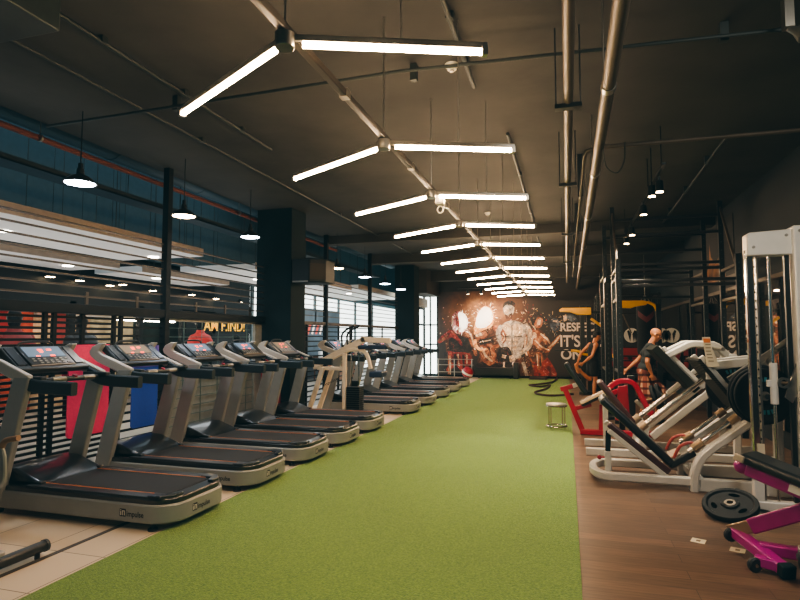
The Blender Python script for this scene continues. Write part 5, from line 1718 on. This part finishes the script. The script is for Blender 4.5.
figure('helmet_emblem', 'blue grey helmet shape above the slogan', [
    ('blue', [(562, 322), (566, 315), (573, 315), (579, 322), (573, 322), (566, 320)]),
    ('light', [(563, 316), (566, 314), (567, 320), (564, 322)])])
# blown out streaks around the two glowing heads
lay[0] = 30
mb = MB(mo)
for cx, cy, r0, r1, n_, ks in ((461, 322, 6, 11, 70, ['white', 'light', 'pink', 'light']), (485, 316, 6, 13, 90, ['white', 'fire', 'light', 'fire']), (528, 318, 3, 16, 60, ['light', 'light', 'red']), (553, 324, 5, 11, 40, ['light', 'blue'])):
    for j in range(n_):
        an = srng.uniform(0, 2 * PI)
        ra = srng.uniform(r0, r1)
        ln, wd = srng.uniform(.8, 2.6), srng.uniform(.12, .4)
        px, py = cx + ra * math.cos(an), cy + ra * math.sin(an) * 1.1
        an += srng.uniform(-.5, .5)
        dx, dy = math.cos(an), math.sin(an)
        y = MY - .02
        q = [wall(px - dx * ln, py - dy * ln), wall(px - dy * wd, py + dx * wd), wall(px + dx * ln, py + dy * ln), wall(px + dy * wd, py - dx * wd)]
        mb.flat([(p.x, y, p.z) for p in q], keys.index(srng.choice(ks)))
mb.build('paint_splash', mats_, t, recalc=False)
# slogan
lm = mat('slogan white', '#cdbfb6', .7, 0, .1, 6)
for body, px0, px1, py0, py1 in (('RESPECT', 560.5, 601, 331, 323), ("IT'S TO", 560.5, 604, 346.5, 335.5), ("ON'T", 561, 594, 359, 349.5)):
    a, b2, c2 = wall(px0, py0), wall(px1, py0), wall(px0, py1)
    lettering('slogan_lettering', body, (c2.z - a.z) / .69, lm, t, (a.x - mo.x, -.02, a.z - mo.z), (PI / 2, 0, 0), width=b2.x - a.x, bold=.012)

# floor level things along the mural
o = (-2.6, 21.9, 0)
t = thing('padded_bench', 'long low black padded bench against the mural', 'bench', o)
MB(o).box2((-3.45, 21.7, .12), (-1.95, 22.15, .42)).build('seat', M['vinyl'], t, bevel=.03)
MB(o).box2((-1.98, 21.68, .013), (-1.78, 22.2, .62)).build('arm_block', M['vinyl'], t, bevel=.03)
for x in (-3.3, -2.1):
    for y in (21.78, 22.08):
        MB(o).cyl((x, y, .013), (x, y, .13), .025, n=8).build('leg', M['black_metal'], t)
o = (-.9, 21.8, .012)
t = thing('folded_mat', 'flat red and black folded mat on the turf before the mural', 'mat', o)
MB(o).box2((-1.4, 21.6, .012), (-.75, 22.0, .06)).build('lower_fold', M['maroon'], t, bevel=.01)
MB(o).box2((-1.38, 21.6, .06), (-.75, 22.0, .1)).build('upper_fold', M['vinyl'], t, bevel=.01)
o = (-4.3, 22.0, 0)
t = thing('low_rail_rack', 'low steel rail rack in front of the red athlete on the mural', 'rack', o)
for z in (.22, .5, .72):
    MB(o).cyl((-5.0, 22.0, z), (-3.55, 22.0, z), .014, n=8).build('rail', M['steel'], t)
for x in (-4.95, -4.3, -3.6):
    MB(o).cyl((x, 22.0, 0.0), (x, 22.0, .74), .018, n=8).build('leg', M['steel'], t)
o = (-3.72, 21.7, .23)
t = thing('exercise_ball', 'red and white exercise ball beside the low rail rack', 'ball', o)
MB(o).ell(o, .22, n=22).build('ball', M['red'], t)
mb = MB(o); mb.lathe([(.222, -.04), (.222, .04)], o, 24, 0, (.5, -.3, 1)); mb.build('white_band', M['white'], t)
# ================================================================== PEOPLE
def fuse(o, voxel, it=6):
    r = o.modifiers.new('fuse', 'REMESH')
    r.mode = 'VOXEL'
    r.voxel_size = voxel
    r.use_smooth_shade = True
    s = o.modifiers.new('soft', 'SMOOTH')
    s.factor = .5
    s.iterations = it
    return o

def hand(mb, wrist, d, side, curl=.5, palm_n=(0, -1, 0)):
    """palm and five bent fingers along d; side: thumb direction"""
    d = Vector(d).normalized()
    n = Vector(palm_n)
    n = (n - d * n.dot(d)).normalized()
    s = d.cross(n).normalized() * side
    w = Vector(wrist)
    mb.caps(w, w + d * .05, .024, .028, 10)
    for k in (-1.5, -.5, .5, 1.5):
        mb.caps(w + d * .03 + s * k * .010, w + d * .085 + s * k * .019, .016, .0125, 8)
    for k, ln in ((-1.5, .052), (-.5, .066), (.5, .072), (1.5, .064)):
        p = w + d * .085 + s * k * .020
        a = p
        ang = 0
        for j, f in enumerate((.45, .32, .23)):
            ang += curl
            q = a + (d * math.cos(ang) + n * math.sin(ang)) * ln * f * 1.1
            mb.caps(a, q, .0112 - j * .0008, .0105 - j * .0008, 8)
            a = q
    b0 = w + d * .03 + s * .028
    b1 = b0 + (d * .6 + s * .7 + n * .35).normalized() * .035
    b2 = b1 + (d * .85 + s * .2 + n * .4).normalized() * .03
    mb.caps(b0, b1, .014, .0125, 8)
    mb.caps(b1, b2, .012, .0105, 8)

def head(mb, c, R):
    c = Vector(c)
    P = lambda x, y, z: c + R @ Vector((x, y, z))
    mb.ell(P(-.012, 0, .035), (.1, .078, .09), R, 20)          # skull
    mb.ell(P(.018, 0, -.03), (.072, .062, .085), R, 18)        # face
    mb.ell(P(.045, 0, -.085), (.04, .042, .032), R, 14)        # chin
    mb.ell(P(.07, 0, .028), (.03, .052, .02), R, 12)           # brow
    mb.caps(P(.084, 0, .01), P(.108, 0, -.028), .010, .0155, 8)  # nose
    mb.ell(P(.078, 0, -.058), (.018, .028, .011), R, 10)       # lips
    for s in (-1, 1):
        mb.ell(P(.05, s * .038, -.02), (.03, .026, .024), R, 10)   # cheek
        mb.ell(P(-.005, s * .079, -.005), (.022, .012, .034), R, 12)  # ear

def face(parent, c, R):
    c = Vector(c)
    P = lambda x, y, z: c + R @ Vector((x, y, z))
    for s in (-1, 1):
        mb = MB(); mb.ell(P(.083, s * .031, .006), (.011, .014, .009), R, 10); e = mb.build('eye', M['eye'], parent)
        mb = MB(); mb.ell(P(.092, s * .031, .006), .005, R, 8); mb.build('iris', M['hair'], e)
        mb = MB(); mb.caps(P(.092, s * .018, .028), P(.085, s * .047, .027), .005, .004, 6); mb.build('eyebrow', M['hair'], parent)
    mb = MB(); mb.caps(P(.094, -.018, -.056), P(.094, .018, -.056), .003, .003, 6); mb.build('mouth', mat('lip', '#7d4436', .5), parent)

def torso(mb, hip, chest, nk, g=0.):
    hip, chest, nk = Vector(hip), Vector(chest), Vector(nk)
    up = (chest - hip).normalized()
    y = Vector((0, 1, 0))
    x = y.cross(up)
    R = Matrix((x, y, up)).transposed()
    mb.ell(hip, (.125 + g, .165 + g, .12 + g), R, 18)
    mb.ell(hip.lerp(chest, .5), (.108 + g, .145 + g, .16), R, 18)
    mb.ell(chest, (.118 + g, .172 + g, .17 + g), R, 18)
    mb.ell(chest + up * .07, (.1 + g, .19 + g, .09 + g), R, 18)
    return R, up

def person(name_label, loc, rz, J, skin, hair, top, shorts, sleeve, shoe, glasses=False, glove=False):
    t = thing('person', name_label, 'person', loc, rz)
    Rh = Euler(J['head_rot']).to_matrix()
    mb = MB()
    R, up = torso(mb, J['hip'], J['chest'], J['neck'])
    mb.caps(J['neck'], Vector(J['head']) - Vector((0.02, 0, .05)), .058, .054)
    mb.caps(Vector(J['neck']) - up * .1, J['neck'], .085, .058)
    head(mb, J['head'], Rh)
    for s, k in ((-1, 'r'), (1, 'l')):
        sh, el, wr = J['sh_' + k], J['el_' + k], J['wr_' + k]
        mb.caps(Vector(J['chest']) + up * .09 + Vector((0, s * .1, 0)), sh, .075, .062)
        mid = Vector(sh).lerp(Vector(el), .45)
        mb.caps(sh, mid, .056, .05); mb.caps(mid, el, .05, .04)
        mid = Vector(el).lerp(Vector(wr), .3)
        mb.caps(el, mid, .038, .042); mb.caps(mid, wr, .042, .026)
        hd = J.get('hd_' + k, Vector(wr) - Vector(el))
        hand(mb, wr, hd, s * J.get('th_' + k, 1), J.get('curl', .5), J.get('pn_' + k, (0, -s, 0)))
        hp, kn, an = J['hp_' + k], J['kn_' + k], J['an_' + k]
        mb.caps(hp, Vector(hp).lerp(Vector(kn), .4), .09, .078); mb.caps(Vector(hp).lerp(Vector(kn), .4), kn, .078, .055)
        cf = Vector(kn).lerp(Vector(an), .33)
        fd = Vector(J['ft_' + k]).normalized()
        back = (Vector(kn) - Vector(hp)).normalized()
        mb.caps(kn, cf - fd * .015, .052, .056); mb.caps(cf - fd * .015, an, .056, .036)
        mb.caps(Vector(an) - fd * .03 + (Vector(an) - Vector(kn)).normalized() * .03, Vector(an) + fd * .13 + (Vector(an) - Vector(kn)).normalized() * .045, .035, .03)
    body = fuse(mb.build('body', skin, t), .008, 5)
    face(t, J['head'], Rh)
    # shirt
    mb = MB()
    torso(mb, Vector(J['hip']) + up * .06, J['chest'], J['neck'], .016)
    for s, k in ((-1, 'r'), (1, 'l')):
        c0 = Vector(J['chest']) + up * .09 + Vector((0, s * .1, 0))
        if sleeve:
            mb.caps(c0, J['sh_' + k], .09, .08)
            mb.caps(J['sh_' + k], Vector(J['sh_' + k]).lerp(Vector(J['el_' + k]), .55), .076, .07)
        else:
            mb.caps(Vector(J['chest']) + up * .06 + Vector((0, s * .1, 0)), c0 + Vector((0, s * .02, .03)), .09, .06)
    fuse(mb.build('shirt', top, t), .01, 8)
    # shorts
    mb = MB()
    mb.ell(Vector(J['hip']) - up * .0, (.145, .185, .13), R, 18)
    for s, k in ((-1, 'r'), (1, 'l')):
        mb.caps(J['hp_' + k], Vector(J['hp_' + k]).lerp(Vector(J['kn_' + k]), J['short_len']), .115, J['short_w'])
    fuse(mb.build('shorts', shorts, t), .011, 8)
    c = Vector(J['head'])
    if hair:
        mb = MB()
        mb.ell(c + Rh @ Vector((-.022, 0, .05)), (.1, .082, .086), Rh, 18)
        mb.ell(c + Rh @ Vector((-.055, 0, -.0)), (.06, .07, .06), Rh, 16)
        fuse(mb.build('hair', hair, t), .009, 4)
    if glasses:
        mb = MB()
        for s in (-1, 1):
            mb.tube([c + Rh @ Vector((.103, s * .034 + .024 * math.cos(a * PI / 6), .006 + .018 * math.sin(a * PI / 6))) for a in range(12)], .003, 6, closed=True)
            mb.tube([c + Rh @ Vector((.1, s * .058, .01)), c + Rh @ Vector((.07, s * .078, .012)), c + Rh @ Vector((-.01, s * .088, .01))], .003, 6)
        mb.tube([c + Rh @ Vector((.106, -.012, .008)), c + Rh @ Vector((.106, .012, .008))], .003, 6)
        mb.build('glasses', M['glass_dark'], t)
    for s, k in ((-1, 'r'), (1, 'l')):
        an, kn = Vector(J['an_' + k]), Vector(J['kn_' + k])
        fd = Vector(J['ft_' + k]).normalized()
        dn = (an - kn).normalized()
        dn = (dn - fd * dn.dot(fd)).normalized()
        mb = MB()
        mb.caps(an - fd * .04 + dn * .035, an + fd * .07 + dn * .045, .05, .046)
        mb.caps(an + fd * .07 + dn * .045, an + fd * .16 + dn * .055, .046, .034)
        mb.caps(an - dn * .02, an + dn * .03, .046, .05)
        fuse(mb.build('shoe', shoe, t), .009, 4)
    return t

def plaid():
    m = bpy.data.materials.new('red plaid cloth')
    m.use_nodes = True
    N, L = m.node_tree.nodes, m.node_tree.links
    b = N['Principled BSDF']
    tc = N.new('ShaderNodeTexCoord')
    prev = None
    for d, sc_, c0, c1 in (('X', 2.6, '#8f4e3c', '#c89a7c'), ('Z', 2.6, '#ffffff', '#8d6a60'), ('Y', 2.6, '#ffffff', '#a08070')):
        wv = N.new('ShaderNodeTexWave'); wv.bands_direction = d; wv.inputs['Scale'].default_value = sc_
        L.new(tc.outputs['Object'], wv.inputs['Vector'])
        rp = N.new('ShaderNodeValToRGB'); rp.color_ramp.interpolation = 'CONSTANT'
        rp.color_ramp.elements[0].color = lin(c0) + (1,); rp.color_ramp.elements[1].position = .72; rp.color_ramp.elements[1].color = lin(c1) + (1,)
        L.new(wv.outputs['Fac'], rp.inputs['Fac'])
        if prev is None:
            prev = rp.outputs['Color']
        else:
            mx = N.new('ShaderNodeMix'); mx.data_type = 'RGBA'; mx.blend_type = 'MULTIPLY'; mx.inputs['Factor'].default_value = 1
            L.new(prev, mx.inputs['A']); L.new(rp.outputs['Color'], mx.inputs['B'])
            prev = mx.outputs['Result']
    L.new(prev, b.inputs['Base Color'])
    b.inputs['Roughness'].default_value = .9
    return m

JB = dict(hip=(0, 0, .96), chest=(.1, 0, 1.3), neck=(.14, 0, 1.5), head=(.21, 0, 1.64), head_rot=(0, .42, 0),
          sh_r=(.1, -.2, 1.42), el_r=(.05, -.27, 1.14), wr_r=(.12, -.2, .93), hd_r=(.25, .1, -1), sh_l=(.1, .2, 1.42), el_l=(-.1, .28, 1.17), wr_l=(-.3, .27, .98),
          hp_r=(0, -.09, .92), kn_r=(.03, -.1, .5), an_r=(-.08, -.1, .085), ft_r=(1, 0, -.06), hp_l=(0.02, .09, .92), kn_l=(.24, .1, .54), an_l=(.2, .1, .085), ft_l=(1, 0, 0),
          short_len=.86, short_w=.165, curl=.55)
person('bald man in a charcoal T-shirt and red plaid shorts leaning forward beside the racks', (1.37, 11.35, 0), -.12, JB, M['skin_b'], None, M['grey_cloth'], plaid(), True, M['rubber'], glasses=True)
JA = dict(hip=(0, 0, .95), chest=(.04, 0, 1.28), neck=(.08, 0, 1.48), head=(.14, 0, 1.61), head_rot=(0, .45, 0),
          sh_r=(.03, -.2, 1.4), el_r=(-.1, -.25, 1.12), wr_r=(-.27, -.08, .93), hd_r=(-.5, .4, -.6), sh_l=(.03, .2, 1.4), el_l=(-.2, .27, 1.16), wr_l=(-.33, .12, .97), hd_l=(-.1, -.2, -1),
          hp_r=(0, -.09, .9), kn_r=(.03, -.1, .5), an_r=(-.01, -.1, .085), ft_r=(1, 0, 0), hp_l=(0, .09, .9), kn_l=(-.04, .1, .5), an_l=(-.33, .07, .74), ft_l=(-.25, 0, .9),
          short_len=.55, short_w=.12, curl=.8)
person('man in a black tank top and shorts, one leg held back, by the yellow station', (.62, 15.5, 0), .35, JA, M['skin_a'], M['hair'], M['black_cloth'], M['black_cloth'], False, M['skin_a'])

# seated visitor across the hall
JC = dict(hip=(0, 0, .55), chest=(.02, 0, .88), neck=(.04, 0, 1.07), head=(.06, 0, 1.21), head_rot=(0, .1, 0),
          sh_r=(.02, -.19, 1.0), el_r=(.12, -.23, .76), wr_r=(.33, -.12, .74), sh_l=(.02, .19, 1.0), el_l=(.12, .23, .76), wr_l=(.33, .12, .74),
          hp_r=(0, -.09, .53), kn_r=(.42, -.11, .52), an_r=(.42, -.11, .085), ft_r=(1, 0, 0), hp_l=(0, .09, .53), kn_l=(.42, .11, .52), an_l=(.42, .11, .085), ft_l=(1, 0, 0),
          short_len=.9, short_w=.075, curl=.5)
vis = person('seated visitor in a white shirt beyond the slatted screen, past the first column', (-9.0, 19.75, 0), 0, JC, M['skin_a'], M['hair'], mat('white cloth', '#c9ccd0', .8), M['black_cloth'], True, M['rubber'])
t = thing('side_chair', 'plain brown chair under the seated visitor', 'chair', (-9.0, 19.75, 0))
o = (-9.0, 19.75, 0)
br = mat('brown wood', '#6b452c', .5, 0, .2, 6)
MB(o).box2((-9.22, 19.53, .38), (-8.76, 19.97, .42)).build('seat', br, t, bevel=.01)
MB(o).box2((-9.24, 19.53, .42), (-9.2, 19.97, .9)).build('backrest', br, t, bevel=.01)
for x in (-9.2, -8.8):
    for y in (19.56, 19.94):
        MB(o).box2((x - .02, y - .02, -.02), (x + .02, y + .02, .4)).build('leg', br, t)
o = (-8.4, 19.8, 0)
t = thing('reception_desk', 'brown wooden desk in front of the seated visitor', 'desk', o)
MB(o).box2((-8.72, 18.9, .7), (-8.1, 21.0, .74)).build('desk_top', br, t, bevel=.006)
MB(o).box2((-8.16, 18.92, -.02), (-8.12, 20.98, .7)).build('front_panel', br, t)
for y in (18.9, 20.96):
    MB(o).box2((-8.5, y, -.02), (-8.12, y + .04, .7)).build('side_panel', br, t)
# ================================================================== LIGHT
w = bpy.data.worlds.new('world')
sc.world = w
w.use_nodes = True
bg = w.node_tree.nodes['Background']
bg.inputs['Color'].default_value = (.22, .52, .6, 1)
bg.inputs['Strength'].default_value = .2
def point(loc, e, c, r=.05):
    d = bpy.data.lights.new('lamp_light', 'POINT'); d.energy = e; d.color = c; d.shadow_soft_size = r
    o = bpy.data.objects.new('lamp_light', d); o.location = loc; col.objects.link(o)
    return o
def area(loc, rot, sx, sy, e, c):
    d = bpy.data.lights.new('area_light', 'AREA'); d.shape = 'RECTANGLE'; d.size = sx; d.size_y = sy; d.energy = e; d.color = c
    o = bpy.data.objects.new('area_light', d); o.location = loc; o.rotation_euler = rot; col.objects.link(o)
    return o
# pendants
for o in [x for x in bpy.data.objects if x.name.startswith('pendant_lamp')]:
    d = bpy.data.lights.new('pendant_light', 'SPOT'); d.energy = 60; d.spot_size = 2.2; d.spot_blend = .6; d.shadow_soft_size = .12; d.color = (.85, .92, 1)
    l = bpy.data.objects.new('pendant_light', d); l.location = o.location + Vector((0, 0, -.03)); col.objects.link(l)
# wash on the mural from the two small spots and the last tubes
for x, tx in ((-3.5, -3.2), (-3.0, -1.9)):
    d = bpy.data.lights.new('mural_spot', 'SPOT'); d.energy = 160; d.spot_size = 1.25; d.spot_blend = .8; d.shadow_soft_size = .05; d.color = (1, .82, .6)
    l = bpy.data.objects.new('mural_spot', d); l.location = (x, 20.7, 3.15); col.objects.link(l)
    l.rotation_euler = (Vector((tx, 22.5, 2.2)) - Vector(l.location)).to_track_quat('-Z', 'Y').to_euler()
# hall beyond the screen: unseen lights added to brighten floor, upper wall and boards
for y in (1, 5, 9, 13, 17, 21):
    area((-7.9, y, 2.85), (0, 0, 0), 1.6, 3.0, 30, (.9, .96, 1))
area((-8.0, 6, 5.9), (0, 0, 0), 3, 16, 120, (.62, .85, 1))
for y in (0, 5, 10, 15):
    area((-7.6, y, .3), (PI, 0, 0), 2.4, 4, 38, (1, .98, .95))
# unseen light added to brighten the tower and front of the plank aisle
area((1.9, 2.6, 4.0), (.25, 0, 0), .5, 1.4, 70, (1, .9, .78))
# track spots over the racks
for x, y in ((1.14, 7.5), (1.12, 8.86), (1.14, 10.6)):
    d = bpy.data.lights.new('rack_spot', 'SPOT'); d.energy = 220; d.spot_size = 1.5; d.spot_blend = .5; d.shadow_soft_size = .04; d.color = (1, .85, .65)
    l = bpy.data.objects.new('rack_spot', d); l.location = (x, y, 3.38); l.rotation_euler = (0, .15, 0); col.objects.link(l)
vs = sc.view_settings
vs.view_transform = 'AgX'
vs.look = 'AgX - Medium High Contrast'
vs.exposure = .6
# soft print blacks, as in the photograph
vs.use_curve_mapping = True
cmap = vs.curve_mapping
cmap.black_level = (-.0034, -.0085, -.0098)
cmap.update()
sc.cycles.use_denoising = True
sc.cycles.max_bounces = 8
sc.cycles.diffuse_bounces = 4
sc.cycles.glossy_bounces = 4
sc.cycles.sample_clamp_indirect = 6
